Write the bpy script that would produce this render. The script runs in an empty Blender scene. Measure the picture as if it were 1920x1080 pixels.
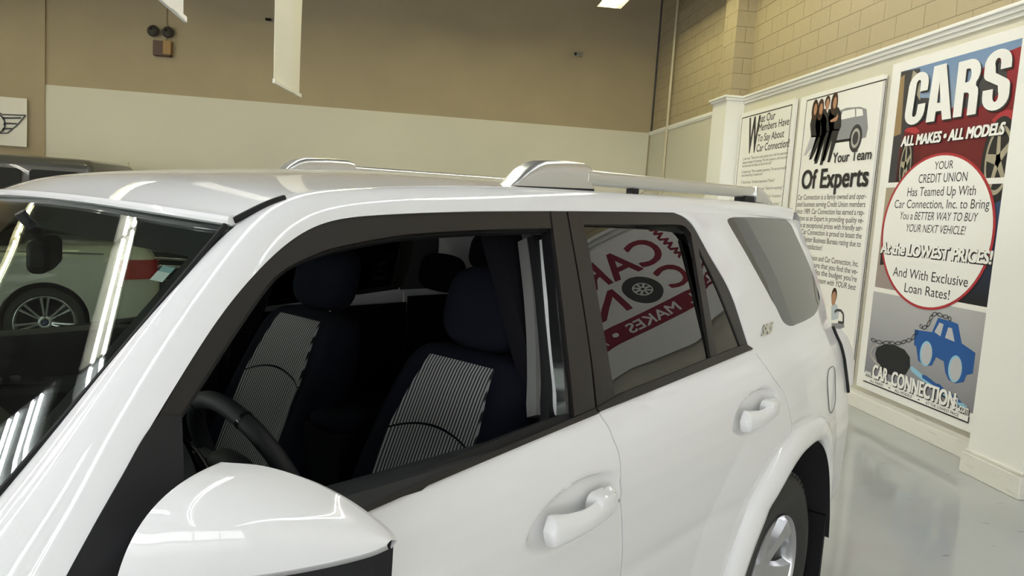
import bpy, bmesh, math, random
import numpy as np
from mathutils import Vector, Matrix
random.seed(7)
scene = bpy.context.scene
COL = scene.collection

# ------------------------------------------------------------------ camera
CAMP = np.array([0.11532353, -1.82283719, 1.65892637])      # camera in the car's own frame (x to the rear, y across, z up)
CR = np.array([0.64690529, -0.75974968, 0.06552838])
CU = np.array([0.03675417, 0.1168951, 0.99246394])
CF = np.array([0.76168411, 0.63962173, -0.10354403])
FPX = 1401.718
WA = math.radians(43.1138)                                   # the car stands at this angle to the right wall
ca, sa = math.cos(WA), math.sin(WA)
MW = np.array([[ca, -sa, 0], [sa, ca, 0], [0, 0, 1]])        # car frame -> room frame
CAMW = MW @ CAMP
cam_data = bpy.data.cameras.new('camera')
cam_data.sensor_width = 36.0
cam_data.lens = FPX / 1920 * 36
cam_data.clip_start = 0.02
cam_obj = bpy.data.objects.new('camera', cam_data)
COL.objects.link(cam_obj)
_r, _u, _f = MW @ CR, MW @ CU, MW @ CF
cam_obj.matrix_world = Matrix(((_r[0], _u[0], -_f[0], CAMW[0]), (_r[1], _u[1], -_f[1], CAMW[1]), (_r[2], _u[2], -_f[2], CAMW[2]), (0, 0, 0, 1)))
scene.camera = cam_obj

# ------------------------------------------------------------------ world, exposure
world = bpy.data.worlds.new('world')
scene.world = world
world.use_nodes = True
world.node_tree.nodes['Background'].inputs[0].default_value = (0.97, 0.985, 1.0, 1)     # daylight added as fill, entering by the added windows
world.node_tree.nodes['Background'].inputs[1].default_value = 7.0
vs = scene.view_settings
vs.view_transform = 'Standard'
vs.look = 'None'
vs.gamma = 1
vs.use_curve_mapping = False
vs.exposure = 0.15
WARM = (1.0, 0.93, 0.52)
MID = (1.0, 0.97, 0.84)
COOL = (0.92, 0.97, 1.0)
WARM_STRENGTH = 48.0
MID_STRENGTH = 62.0
COOL_STRENGTH = 32.0

# ------------------------------------------------------------------ helpers: view rays
def ray(x, y):
    return CF + CR * (x - 960) / FPX - CU * (y - 540) / FPX
def on(x, y, k, val):                     # the sight line of an image point meets a plane of the car frame
    d = ray(x, y)
    return CAMP + d * (val - CAMP[k]) / d[k]
def onW(x, y, k, val):                    # the same, room frame
    d = MW @ ray(x, y)
    return CAMW + d * (val - CAMW[k]) / d[k]

# ------------------------------------------------------------------ helpers: materials
def mat(name, col, rough=0.5, metal=0.0, coat=0.0, coat_rough=0.03, spec=0.5, noise=None, bump=None, sheen=0.0):
    m = bpy.data.materials.new(name)
    m.use_nodes = True
    nt = m.node_tree
    b = nt.nodes['Principled BSDF']
    b.inputs['Base Color'].default_value = (*col, 1)
    b.inputs['Roughness'].default_value = rough
    b.inputs['Metallic'].default_value = metal
    b.inputs['Coat Weight'].default_value = coat
    b.inputs['Coat Roughness'].default_value = coat_rough
    b.inputs['Specular IOR Level'].default_value = spec
    b.inputs['Sheen Weight'].default_value = sheen
    if noise:                              # (scale, amount): mottled base colour
        t = nt.nodes.new('ShaderNodeTexCoord')
        n = nt.nodes.new('ShaderNodeTexNoise')
        n.inputs['Scale'].default_value = noise[0]
        n.inputs['Detail'].default_value = 6
        r = nt.nodes.new('ShaderNodeValToRGB')
        a = noise[1]
        r.color_ramp.elements[0].color = (*[c * (1 - a) for c in col], 1)
        r.color_ramp.elements[1].color = (*[min(1, c * (1 + a)) for c in col], 1)
        r.color_ramp.elements[0].position = 0.3
        r.color_ramp.elements[1].position = 0.7
        nt.links.new(t.outputs['Object'], n.inputs['Vector'])
        nt.links.new(n.outputs['Fac'], r.inputs['Fac'])
        nt.links.new(r.outputs['Color'], b.inputs['Base Color'])
    if bump:                               # (scale, strength, distance)
        t = nt.nodes.new('ShaderNodeTexCoord')
        n = nt.nodes.new('ShaderNodeTexNoise')
        n.inputs['Scale'].default_value = bump[0]
        n.inputs['Detail'].default_value = 5
        bp = nt.nodes.new('ShaderNodeBump')
        bp.inputs['Strength'].default_value = bump[1]
        bp.inputs['Distance'].default_value = bump[2]
        nt.links.new(t.outputs['Object'], n.inputs['Vector'])
        nt.links.new(n.outputs['Fac'], bp.inputs['Height'])
        nt.links.new(bp.outputs['Normal'], b.inputs['Normal'])
    return m
def emis(name, col, strength):
    m = bpy.data.materials.new(name)
    m.use_nodes = True
    nt = m.node_tree
    nt.nodes.clear()
    e = nt.nodes.new('ShaderNodeEmission')
    e.inputs[0].default_value = (*col, 1)
    e.inputs[1].default_value = strength
    o = nt.nodes.new('ShaderNodeOutputMaterial')
    nt.links.new(e.outputs[0], o.inputs[0])
    return m
def glass(name, tint, f0=0.045, rough=0.0):
    """clear sheet glass: tinted see-through plus a Fresnel mirror (same from both sides)"""
    m = bpy.data.materials.new(name)
    m.use_nodes = True
    nt = m.node_tree
    nt.nodes.clear()
    N = nt.nodes.new
    g = N('ShaderNodeNewGeometry')
    dot = N('ShaderNodeVectorMath'); dot.operation = 'DOT_PRODUCT'
    nt.links.new(g.outputs['Incoming'], dot.inputs[0]); nt.links.new(g.outputs['Normal'], dot.inputs[1])
    ab = N('ShaderNodeMath'); ab.operation = 'ABSOLUTE'; nt.links.new(dot.outputs['Value'], ab.inputs[0])
    su = N('ShaderNodeMath'); su.operation = 'SUBTRACT'; su.inputs[0].default_value = 1; nt.links.new(ab.outputs[0], su.inputs[1])
    pw = N('ShaderNodeMath'); pw.operation = 'POWER'; pw.inputs[1].default_value = 5; nt.links.new(su.outputs[0], pw.inputs[0])
    mm = N('ShaderNodeMath'); mm.operation = 'MULTIPLY_ADD'; mm.inputs[1].default_value = 1 - f0; mm.inputs[2].default_value = f0
    nt.links.new(pw.outputs[0], mm.inputs[0])
    tr = N('ShaderNodeBsdfTransparent'); tr.inputs[0].default_value = (*tint, 1)
    gl = N('ShaderNodeBsdfGlossy'); gl.inputs['Roughness'].default_value = rough; gl.inputs[0].default_value = (1, 1, 1, 1)
    mx = N('ShaderNodeMixShader')
    nt.links.new(mm.outputs[0], mx.inputs[0]); nt.links.new(tr.outputs[0], mx.inputs[1]); nt.links.new(gl.outputs[0], mx.inputs[2])
    o = N('ShaderNodeOutputMaterial'); nt.links.new(mx.outputs[0], o.inputs[0])
    return m

# ------------------------------------------------------------------ helpers: objects
def link(name, verts, faces, m, parent=None, smooth=True, sharp=None, loc=None):
    me = bpy.data.meshes.new(name)
    me.from_pydata([tuple(map(float, v)) for v in verts], [], faces)
    me.update()
    o = bpy.data.objects.new(name, me)
    COL.objects.link(o)
    if m:
        me.materials.append(m)
    if smooth and len(me.polygons):
        me.polygons.foreach_set('use_smooth', [True] * len(me.polygons))
        if sharp:
            me.set_sharp_from_angle(angle=math.radians(sharp))
    if parent:
        o.parent = parent
    if loc is not None:
        o.location = loc
    return o
def tag(o, label=None, cat=None, group=None, kind=None):
    if label: o['label'] = label
    if cat: o['category'] = cat
    if group: o['group'] = group
    if kind: o['kind'] = kind
    return o
def empty(name, loc=(0, 0, 0), rz=0.0, label=None, cat=None, group=None, parent=None):
    o = bpy.data.objects.new(name, None)
    o.empty_display_size = 0.1
    COL.objects.link(o)
    o.location = loc
    o.rotation_euler = (0, 0, rz)
    if parent: o.parent = parent
    return tag(o, label, cat, group)

class MB:
    """collects shapes into one mesh"""
    def __init__(self): self.v = []; self.f = []
    def add(self, v, f):
        n = len(self.v); self.v += [tuple(map(float, q)) for q in v]; self.f += [tuple(n + i for i in q) for q in f]; return self
    def box(self, x0, x1, y0, y1, z0, z1):
        v = [(x, y, z) for x in (x0, x1) for y in (y0, y1) for z in (z0, z1)]
        return self.add(v, [(0, 1, 3, 2), (4, 6, 7, 5), (0, 4, 5, 1), (2, 3, 7, 6), (0, 2, 6, 4), (1, 5, 7, 3)])
    def grid(self, P, flip=False, closeu=False, closev=False):
        P = np.asarray(P, float); nu, nv = P.shape[:2]
        f = []
        for i in range(nu if closeu else nu - 1):
            for j in range(nv if closev else nv - 1):
                q = (i * nv + j, ((i + 1) % nu) * nv + j, ((i + 1) % nu) * nv + (j + 1) % nv, i * nv + (j + 1) % nv)
                f.append(q[::-1] if flip else q)
        return self.add(P.reshape(-1, 3), f)
    def tube(self, pts, r, n=10, cap=True, closed=False):
        pts = [np.asarray(p, float) for p in pts]; m = len(pts); rings = []
        rr = r if hasattr(r, '__len__') else [r] * m
        up = None
        for i in range(m):
            a = pts[(i - 1) % m] if (i > 0 or closed) else pts[i]; b = pts[(i + 1) % m] if (i < m - 1 or closed) else pts[i]
            t = b - a; t = t / (np.linalg.norm(t) + 1e-9)
            if up is None: up = np.array([0, 0, 1.]) if abs(t[2]) < .9 else np.array([1., 0, 0])
            s = np.cross(t, up); s /= np.linalg.norm(s) + 1e-9; up = np.cross(s, t)
            rings.append([pts[i] + rr[i] * (math.cos(k * 2 * math.pi / n) * s + math.sin(k * 2 * math.pi / n) * up) for k in range(n)])
        base = len(self.v)
        self.grid(rings, closeu=closed, closev=True)
        if cap and not closed:
            self.f.append(tuple(base + k for k in range(n))); self.f.append(tuple(base + (m - 1) * n + k for k in range(n))[::-1])
        return self
    def lathe(self, prof, c, axis, n=48):
        """profile of (radius, height) swept round an axis through c"""
        c = np.asarray(c, float); a = np.asarray(axis, float); a /= np.linalg.norm(a)
        h = np.array([0, 0, 1.]) if abs(a[2]) < .9 else np.array([1., 0, 0])
        s = np.cross(a, h); s /= np.linalg.norm(s); t = np.cross(a, s)
        P = [[c + a * z + r * (math.cos(k * 2 * math.pi / n) * s + math.sin(k * 2 * math.pi / n) * t) for (r, z) in prof] for k in range(n)]
        return self.grid(P, closeu=True)
    def loft(self, rings, cap=True):
        base = len(self.v); n = len(rings[0]); m = len(rings)
        self.grid(rings, closev=True)
        if cap:
            self.f.append(tuple(base + k for k in range(n))[::-1]); self.f.append(tuple(base + (m - 1) * n + k for k in range(n)))
        return self
    def poly(self, pts):
        return self.add(pts, [tuple(range(len(pts)))])
    def prism(self, pts, d):
        """flat outline pushed along d"""
        d = np.asarray(d, float); n = len(pts)
        v = [tuple(p) for p in pts] + [tuple(np.asarray(p) + d) for p in pts]
        return self.add(v, [tuple(range(n)), tuple(range(2 * n - 1, n - 1, -1))] + [(i, n + i, n + (i + 1) % n, (i + 1) % n) for i in range(n)])
    def build(self, name, m, parent=None, smooth=True, sharp=35, fix=True, bevel=0, loc=None):
        o = link(name, self.v, self.f, m, parent, False, None, loc)
        me = o.data
        if fix:
            bm = bmesh.new(); bm.from_mesh(me)
            bmesh.ops.recalc_face_normals(bm, faces=bm.faces)
            bm.to_mesh(me); bm.free()
        if smooth:
            me.polygons.foreach_set('use_smooth', [True] * len(me.polygons))
            me.set_sharp_from_angle(angle=math.radians(sharp))
        if bevel:
            bv = o.modifiers.new('bevel', 'BEVEL'); bv.width = bevel; bv.segments = 3; bv.limit_method = 'ANGLE'; bv.angle_limit = math.radians(40)
            bv.harden_normals = True
        return o
def rrect(cx, cy, w, h, r, n=5):
    """rounded rectangle outline, 2-D"""
    out = []
    for (sx, sy, a0) in ((1, 1, 0), (-1, 1, 90), (-1, -1, 180), (1, -1, 270)):
        for k in range(n + 1):
            a = math.radians(a0 + 90 * k / n)
            out.append((cx + sx * (w / 2 - r) + r * math.cos(a), cy + sy * (h / 2 - r) + r * math.sin(a)))
    return out
def resample(pts, n):
    """evenly spaced points along a smooth curve through pts"""
    P = np.asarray(pts, float)
    if len(P) > 2:                         # Catmull-Rom first
        Q = np.vstack([2 * P[0] - P[1], P, 2 * P[-1] - P[-2]]); out = []
        for i in range(1, len(Q) - 2):
            for t in np.linspace(0, 1, 8, endpoint=False):
                a, b, c, d = Q[i - 1], Q[i], Q[i + 1], Q[i + 2]
                out.append(.5 * (2 * b + (c - a) * t + (2 * a - 5 * b + 4 * c - d) * t * t + (3 * b - a - 3 * c + d) * t ** 3))
        out.append(P[-1]); P = np.array(out)
    s = np.concatenate([[0], np.cumsum(np.linalg.norm(np.diff(P, axis=0), axis=1))])
    u = np.linspace(0, s[-1], n)
    return np.stack([np.interp(u, s, P[:, k]) for k in range(P.shape[1])], 1)
def crom(pts, per=6):
    """points along a smooth curve, `per` per span, passing the given ones (keeps their pairing)"""
    P = np.asarray(pts, float)
    if len(P) < 3: return np.array([P[0] + (P[-1] - P[0]) * t for t in np.linspace(0, 1, per * (len(P) - 1) + 1)])
    Q = np.vstack([2 * P[0] - P[1], P, 2 * P[-1] - P[-2]]); out = []
    for i in range(1, len(Q) - 2):
        for t in np.linspace(0, 1, per, endpoint=False):
            a, b, c, d = Q[i - 1], Q[i], Q[i + 1], Q[i + 2]
            out.append(.5 * (2 * b + (c - a) * t + (2 * a - 5 * b + 4 * c - d) * t * t + (3 * b - a - 3 * c + d) * t ** 3))
    out.append(P[-1])
    return np.array(out)
def slab(P, t):
    """a curved sheet: outer grid, rim and back, each with verts of its own so the edges stay crisp"""
    P = np.asarray(P, float)
    du = np.gradient(P, axis=0); dv = np.gradient(P, axis=1)
    n = np.cross(du, dv); n /= np.linalg.norm(n, axis=2, keepdims=True) + 1e-12
    B = P - n * t
    mb = MB(); mb.grid(P); mb.grid(B, flip=True)
    for A, C, fl in ((P[0], B[0], False), (P[-1], B[-1], True), (P[:, 0], B[:, 0], True), (P[:, -1], B[:, -1], False)):
        mb.grid([A, C], flip=not fl)
    return mb
def mir(mb_or_P):
    return np.asarray(mb_or_P, float) * np.array([1, -1, 1])

# ------------------------------------------------------------------ materials
M = {}
M['paint'] = mat('white_paint', (0.80, 0.80, 0.795), 0.6, coat=1.0, coat_rough=0.02, spec=0.0)
M['black_gloss'] = mat('black_gloss', (0.012, 0.012, 0.013), 0.12, spec=0.5)
M['black_satin'] = mat('black_satin', (0.016, 0.014, 0.012), 0.38, spec=0.35)
M['black_plastic'] = mat('black_plastic', (0.012, 0.012, 0.0135), 0.55, spec=0.3, bump=(900, .15, .0005))
M['rubber'] = mat('rubber', (0.010, 0.010, 0.011), 0.6, spec=0.25)
M['gap'] = mat('gap_dark', (0.01, 0.01, 0.01), 0.9)
M['silver'] = mat('silver_rail', (0.62, 0.62, 0.60), 0.3, metal=0.85)
M['chrome'] = mat('chrome', (0.75, 0.75, 0.75), 0.08, metal=1.0)
M['alloy'] = mat('alloy', (0.62, 0.62, 0.63), 0.28, metal=0.9)
M['tyre'] = mat('tyre', (0.022, 0.022, 0.022), 0.62, bump=(120, .3, .001))
M['navy'] = mat('seat_fabric', (0.0075, 0.0085, 0.0145), 0.95, spec=0.1)
M['headliner'] = mat('headliner', (0.06, 0.06, 0.06), 0.9)
M['dash'] = mat('dash_plastic', (0.012, 0.013, 0.015), 0.6, bump=(500, .3, .0006))
M['cabin'] = mat('cabin_black', (0.006, 0.006, 0.008), 0.85, spec=0.15)
M['trim_grey'] = mat('pillar_trim', (0.15, 0.148, 0.14), 0.8)
M['windshield'] = glass('windshield_glass', (0.78, 0.82, 0.78), 0.06)
M['tint'] = glass('privacy_glass', (0.035, 0.038, 0.038), 0.085)
M['side_tint'] = glass('side_glass_green', (0.66, 0.70, 0.66), 0.03)
M['clear'] = glass('clear_glass', (0.90, 0.90, 0.90), 0.045)
M['wall_tan'] = mat('wall_tan_paint', (0.36, 0.295, 0.185), 0.75, noise=(1.3, .04))
M['wall_white'] = mat('wall_white_paint', (0.60, 0.575, 0.47), 0.6, noise=(.8, .02))
M['trim_white'] = mat('trim_white_paint', (0.85, 0.85, 0.80), 0.45)
M['ceiling'] = mat('ceiling_dark', (0.05, 0.045, 0.045), 0.9)
M['steel'] = mat('joist_paint', (0.06, 0.055, 0.05), 0.7)
M['sheet_metal'] = mat('fixture_grey', (0.28, 0.28, 0.27), 0.5)
M['tube_warm'] = emis('tube_warm', WARM, WARM_STRENGTH)
M['tube_cool'] = emis('tube_cool', COOL, COOL_STRENGTH)
M['tube_mid'] = emis('tube_mid', MID, MID_STRENGTH)

def floor_mat():
    m = mat('epoxy_floor', (0.36, 0.37, 0.375), 0.16, spec=0.5)
    nt = m.node_tree; b = nt.nodes['Principled BSDF']; N = nt.nodes.new
    t = N('ShaderNodeTexCoord')
    n = N('ShaderNodeTexNoise'); n.inputs['Scale'].default_value = 0.9; n.inputs['Detail'].default_value = 8
    r = N('ShaderNodeValToRGB'); r.color_ramp.elements[0].position = .3; r.color_ramp.elements[1].position = .7
    r.color_ramp.elements[0].color = (.36, .375, .39, 1); r.color_ramp.elements[1].color = (.44, .455, .465, 1)
    # scuffs: stretched, thresholded noise
    mp = N('ShaderNodeMapping'); mp.inputs['Scale'].default_value = (4, 22, 1); mp.inputs['Rotation'].default_value = (0, 0, .5)
    n2 = N('ShaderNodeTexNoise'); n2.inputs['Scale'].default_value = 1.6; n2.inputs['Detail'].default_value = 4
    r2 = N('ShaderNodeValToRGB'); r2.color_ramp.elements[0].position = .69; r2.color_ramp.elements[1].position = .74
    r2.color_ramp.elements[0].color = (0, 0, 0, 1); r2.color_ramp.elements[1].color = (1, 1, 1, 1)
    mx = N('ShaderNodeMix'); mx.data_type = 'RGBA'; mx.inputs[7].default_value = (.22, .22, .22, 1)
    L = nt.links.new
    L(t.outputs['Object'], n.inputs['Vector']); L(n.outputs['Fac'], r.inputs['Fac'])
    L(t.outputs['Object'], mp.inputs['Vector']); L(mp.outputs[0], n2.inputs['Vector']); L(n2.outputs['Fac'], r2.inputs['Fac'])
    L(r2.outputs['Color'], mx.inputs[0]); L(r.outputs['Color'], mx.inputs[6]); L(mx.outputs[2], b.inputs['Base Color'])
    rr = N('ShaderNodeMapRange'); rr.inputs['To Min'].default_value = .04; rr.inputs['To Max'].default_value = .13
    L(n.outputs['Fac'], rr.inputs['Value']); L(rr.outputs[0], b.inputs['Roughness'])
    return m
M['floor'] = floor_mat()
def block_mat():
    """painted concrete block: joints as bump plus faint lines"""
    m = mat('painted_block', (0.40, 0.335, 0.21), 0.75)
    nt = m.node_tree; b = nt.nodes['Principled BSDF']; N = nt.nodes.new; L = nt.links.new
    t = N('ShaderNodeTexCoord'); mp = N('ShaderNodeMapping'); mp.inputs['Rotation'].default_value = (0, 0, 0)
    sep = N('ShaderNodeSeparateXYZ'); cmb = N('ShaderNodeCombineXYZ'); add = N('ShaderNodeMath'); add.operation = 'ADD'
    L(t.outputs['Object'], sep.inputs[0]); L(sep.outputs['X'], add.inputs[0]); L(sep.outputs['Y'], add.inputs[1])
    L(add.outputs[0], cmb.inputs['X']); L(sep.outputs['Z'], cmb.inputs['Y'])
    br = N('ShaderNodeTexBrick')
    br.inputs['Scale'].default_value = 1.0; br.inputs['Brick Width'].default_value = .41; br.inputs['Row Height'].default_value = .205
    br.inputs['Mortar Size'].default_value = .0045; br.inputs['Mortar Smooth'].default_value = .6
    br.inputs['Color1'].default_value = (.40, .335, .21, 1); br.inputs['Color2'].default_value = (.42, .35, .22, 1); br.inputs['Mortar'].default_value = (.29, .235, .145, 1)
    L(cmb.outputs[0], br.inputs['Vector']); L(br.outputs['Color'], b.inputs['Base Color'])
    n = N('ShaderNodeTexNoise'); n.inputs['Scale'].default_value = 14; n.inputs['Detail'].default_value = 6; L(t.outputs['Object'], n.inputs['Vector'])
    ma = N('ShaderNodeMath'); ma.operation = 'MULTIPLY_ADD'; ma.inputs[1].default_value = -1.0; L(br.outputs['Fac'], ma.inputs[0]); L(n.outputs['Fac'], ma.inputs[2])
    bp = N('ShaderNodeBump'); bp.inputs['Strength'].default_value = .8; bp.inputs['Distance'].default_value = .012
    L(ma.outputs[0], bp.inputs['Height']); L(bp.outputs['Normal'], b.inputs['Normal'])
    return m
M['block'] = block_mat()
def stripe_mat():
    """seat insert: fine light stripes running up the backrest"""
    m = mat('striped_fabric', (0.2, 0.2, 0.2), 0.9)
    nt = m.node_tree; b = nt.nodes['Principled BSDF']; N = nt.nodes.new; L = nt.links.new
    t = N('ShaderNodeTexCoord'); sep = N('ShaderNodeSeparateXYZ'); L(t.outputs['Object'], sep.inputs[0])
    mu = N('ShaderNodeMath'); mu.operation = 'MULTIPLY'; mu.inputs[1].default_value = 2 * math.pi / .0105; L(sep.outputs['Y'], mu.inputs[0])
    si = N('ShaderNodeMath'); si.operation = 'SINE'; L(mu.outputs[0], si.inputs[0])
    r = N('ShaderNodeValToRGB'); r.color_ramp.elements[0].position = .25; r.color_ramp.elements[1].position = .75
    r.color_ramp.elements[0].color = (.015, .015, .018, 1); r.color_ramp.elements[1].color = (.36, .35, .345, 1)
    ad = N('ShaderNodeMath'); ad.operation = 'MULTIPLY_ADD'; ad.inputs[1].default_value = .5; ad.inputs[2].default_value = .5; L(si.outputs[0], ad.inputs[0])
    L(ad.outputs[0], r.inputs['Fac']); L(r.outputs['Color'], b.inputs['Base Color'])
    return m
M['stripe'] = stripe_mat()

# ================================================================== THE ROOM
XW = 5.514          # right wall
YB = 13.07          # back wall
XL, YF, H = -12.0, -11.0, 5.9
ZT = 3.385          # top of the white panelling
def struct(name, mb, m, **k):
    return tag(mb.build(name, m, None, **k), kind='structure')
struct('floor', MB().box(XL, XW + .3, YF, YB + .3, -.12, 0), M['floor'])
struct('ceiling', MB().box(XL, XW + .3, YF, YB + .3, H, H + .12), M['ceiling'])
struct('wall_back', MB().box(XL, XW + .3, YB, YB + .25, 0, H), M['wall_tan'])
struct('wall_right', MB().box(XW + .06, XW + .3, YF, YB, 0, H), M['block'])
# plain walls behind the camera and left, windows added to let in fill light
WLY = (-9.0, 5.0, .5, 3.3)
struct('wall_left', MB().box(XL - .25, XL, YF, WLY[0], 0, H).box(XL - .25, XL, WLY[1], YB + .25, 0, H).box(XL - .25, XL, WLY[0], WLY[1], 0, WLY[2]).box(XL - .25, XL, WLY[0], WLY[1], WLY[3], H), M['wall_tan'])
WFX = (-10.0, 4.6, .25, 3.5)
struct('wall_front', MB().box(XL - .25, WFX[0], YF - .25, YF, 0, H).box(WFX[1], XW + .3, YF - .25, YF, 0, H).box(WFX[0], WFX[1], YF - .25, YF, 0, WFX[2]).box(WFX[0], WFX[1], YF - .25, YF, WFX[3], H), M['wall_tan'])
w = MB()
for k in range(8):
    x = WFX[0] + (WFX[1] - WFX[0]) * k / 7
    w.box(x - .05, x + .05, YF - .16, YF - .06, WFX[2], WFX[3])
w.box(WFX[0], WFX[1], YF - .16, YF - .06, WFX[2], WFX[2] + .08).box(WFX[0], WFX[1], YF - .16, YF - .06, WFX[3] - .08, WFX[3])
w1 = struct('fill_window_1', w, M['steel'])  # unseen window, added to brighten the car's side from the front
MB().box(WFX[0], WFX[1], YF - .116, YF - .108, WFX[2], WFX[3]).build('glass', M['clear'], w1, smooth=False)
w = MB()
for k in range(7):
    y = WLY[0] + (WLY[1] - WLY[0]) * k / 6
    w.box(XL - .16, XL - .06, y - .05, y + .05, WLY[2], WLY[3])
w.box(XL - .16, XL - .06, WLY[0], WLY[1], WLY[2], WLY[2] + .08).box(XL - .16, XL - .06, WLY[0], WLY[1], WLY[3] - .08, WLY[3])
w2 = struct('fill_window_2', w, M['steel'])  # unseen window, added to brighten the column and posters
MB().box(XL - .116, XL - .108, WLY[0], WLY[1], WLY[2], WLY[3]).build('glass', M['clear'], w2, smooth=False)
# white lower cladding of the back wall, starting at the seam on the left
struct('trim_1', MB().box(-5.43, XW, YB - .02, YB, 0, 3.31), M['wall_white'])
# tan seam board left of it
struct('trim_2', MB().box(-5.62, -5.43, YB - .045, YB, 0, H), M['wall_tan'])
# white panelling on the right wall, with a header rail and posts between the posters
struct('trim_3', MB().box(XW + .01, XW + .06, YF, 8.66, 0, ZT - .06).box(XW + .03, XW + .06, 8.66, YB, 0, 3.31), M['wall_white'])
# cap moulding on the panelling
cap = MB()
for (x0, z0, z1) in ((XW - .05, ZT - .03, ZT), (XW - .03, ZT - .065, ZT - .03), (XW - .01, ZT - .10, ZT - .065)):
    cap.box(x0, XW + .06, YF, 8.66, z0, z1)
struct('trim_4', cap, M['trim_white'], bevel=.006)
struct('trim_5', MB().box(XW + .0, XW + .06, 9.15, YB, 3.28, 3.33).box(XW + .015, XW + .06, 9.15, YB, 3.255, 3.28), M['trim_white'])
# pilaster near the far corner: tan block above, white below, with its own cap
PX, PY0, PY1 = 5.27, 8.66, 9.16
struct('wall_pilaster', MB().box(PX + .05, XW + .06, PY0 + .03, PY1 - .03, ZT, H), M['block'])
struct('trim_6', MB().box(PX, XW + .06, PY0, PY1, 0, ZT - .02), M['trim_white'])
struct('trim_7', MB().box(PX - .05, XW + .06, PY0 - .05, PY1 + .05, ZT - .03, ZT).box(PX - .03, XW + .06, PY0 - .03, PY1 + .03, ZT - .065, ZT - .03), M['trim_white'], bevel=.005)
# near pilaster, white, cropped by the right edge of the picture
CX, CY0, CY1 = 5.275, 3.06, 3.55
struct('wall_column', MB().box(CX, XW + .06, CY0, CY1, 0, ZT - .03), M['trim_white'])
struct('trim_8', MB().box(CX - .05, XW + .02, CY0 - .05, CY1 + .05, ZT - .03, ZT + .02), M['trim_white'], bevel=.005)
def wear_mat():
    m = mat('worn_white_paint', (0.76, 0.75, 0.68), 0.45)
    nt = m.node_tree; b = nt.nodes['Principled BSDF']; N = nt.nodes.new; L = nt.links.new
    t = N('ShaderNodeTexCoord'); mp = N('ShaderNodeMapping'); mp.inputs['Scale'].default_value = (2, 2, 16)
    n = N('ShaderNodeTexNoise'); n.inputs['Scale'].default_value = 2.2; n.inputs['Detail'].default_value = 7
    r = N('ShaderNodeValToRGB'); r.color_ramp.elements[0].position = .60; r.color_ramp.elements[1].position = .72
    r.color_ramp.elements[0].color = (.76, .75, .68, 1); r.color_ramp.elements[1].color = (.60, .58, .51, 1)
    L(t.outputs['Object'], mp.inputs['Vector']); L(mp.outputs[0], n.inputs['Vector']); L(n.outputs['Fac'], r.inputs['Fac']); L(r.outputs['Color'], b.inputs['Base Color'])
    return m
M['worn'] = wear_mat()
bb = MB().box(XW - .015, XW + .02, CY1, 8.66, 0, .17).box(XW - .03, XW + .02, CY1, 8.66, 0, .135)
struct('baseboard_right', bb, M['worn'], bevel=.006)
struct('baseboard_column', MB().box(CX - .03, XW + .02, CY0 - .03, CY1 + .03, 0, .15).box(CX - .018, XW + .02, CY0 - .018, CY1 + .018, .15, .175), M['worn'], bevel=.006)
struct('baseboard_back', MB().box(-5.4, XW, YB - .04, YB - .02, 0, .15), M['worn'])
# corner shadow gap put in as a dark strip, then the conduit
struct('shadow_gap_strip', MB().box(XW + .03, XW + .06, YB - .03, YB, 3.33, H), M['steel'])
tag(MB().tube([(XW + .0, 11.95, 0.02), (XW + .0, 11.95, H)], .022, 10).build('conduit_pipe', M['wall_tan'] if False else mat('conduit_paint', (.55, .5, .36), .5)),
    'thin painted conduit pipe running up the right wall near the far corner', 'pipe')
# door in the back wall, only its head shows behind the dark off-road car
struct('door_1', MB().box(-5.4, -4.12, YB - .03, YB, 0, 1.97), mat('brown_door', (.36, .14, .035), .5))
struct('trim_10', MB().box(-5.42, -4.02, YB - .05, YB - .02, 1.97, 2.06).box(-4.12, -4.02, YB - .05, YB - .02, 0, 1.97), M['wall_white'])

# ------------------------------------------------------------------ lamps: rows of open twin-tube strips under the ceiling
def strip_light(x, y, cool, zf=5.15, ang=0.0, w=.14):
    t = empty('strip_light', (x, y, zf), ang)
    # reflector hood (open trough), 2.4 m long in y
    prof = [(-.20, -.055), (-.12, .05), (.12, .05), (.20, -.055)]
    mb = MB()
    mb.grid([[(a, yy, b) for (a, b) in prof] for yy in (-1.2, 1.2)])
    mb.grid([[(a * 1.02, yy, b + .008) for (a, b) in prof] for yy in (-1.2, 1.2)], flip=True)
    mb.box(-.06, .06, -1.2, 1.2, .058, .10)
    for yy in (-1.212, 1.2):
        mb.prism([(a * 1.02, yy, b + .008) for (a, b) in prof], (0, .012, 0))
    mb.build('reflector', M['sheet_metal'], t, smooth=False, fix=False)
    for sx in (-1, 1):
        for ya, yb in ((-1.19, -.015), (.015, 1.19)):
            MB().tube([(sx * .08, ya, 0), (sx * .08, yb, 0)], .0135, 6).build('tube', M['tube_' + cool], t, smooth=False)
    for yy in (-.9, .9):
        MB().tube([(0, yy, .10), (0, yy, H - zf)], .006, 5).build('hanger', M['steel'], t, smooth=False)
    return t
def bay_light(x, y, label, n=3, zf=5.15, L=.62):
    t = empty('bay_light', (x, y, zf), 0, label, 'ceiling light')
    MB().box(-.22 * n, .22 * n, -L - .05, L + .05, .03, .10).build('housing', M['sheet_metal'], t, bevel=.01)
    for k in range(n):
        for sx in (-1, 1):
            MB().tube([((k - (n - 1) / 2) * .40 + sx * .07, -L, 0), ((k - (n - 1) / 2) * .40 + sx * .07, L, 0)], .0135, 6).build('tube', M['tube_cool'], t, smooth=False)
    for sx in (-1, 1):
        MB().tube([(sx * .2 * n, 0, .10), (sx * .2 * n, 0, H - zf)], .006, 5).build('hanger', M['steel'], t, smooth=False)
    return t
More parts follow.
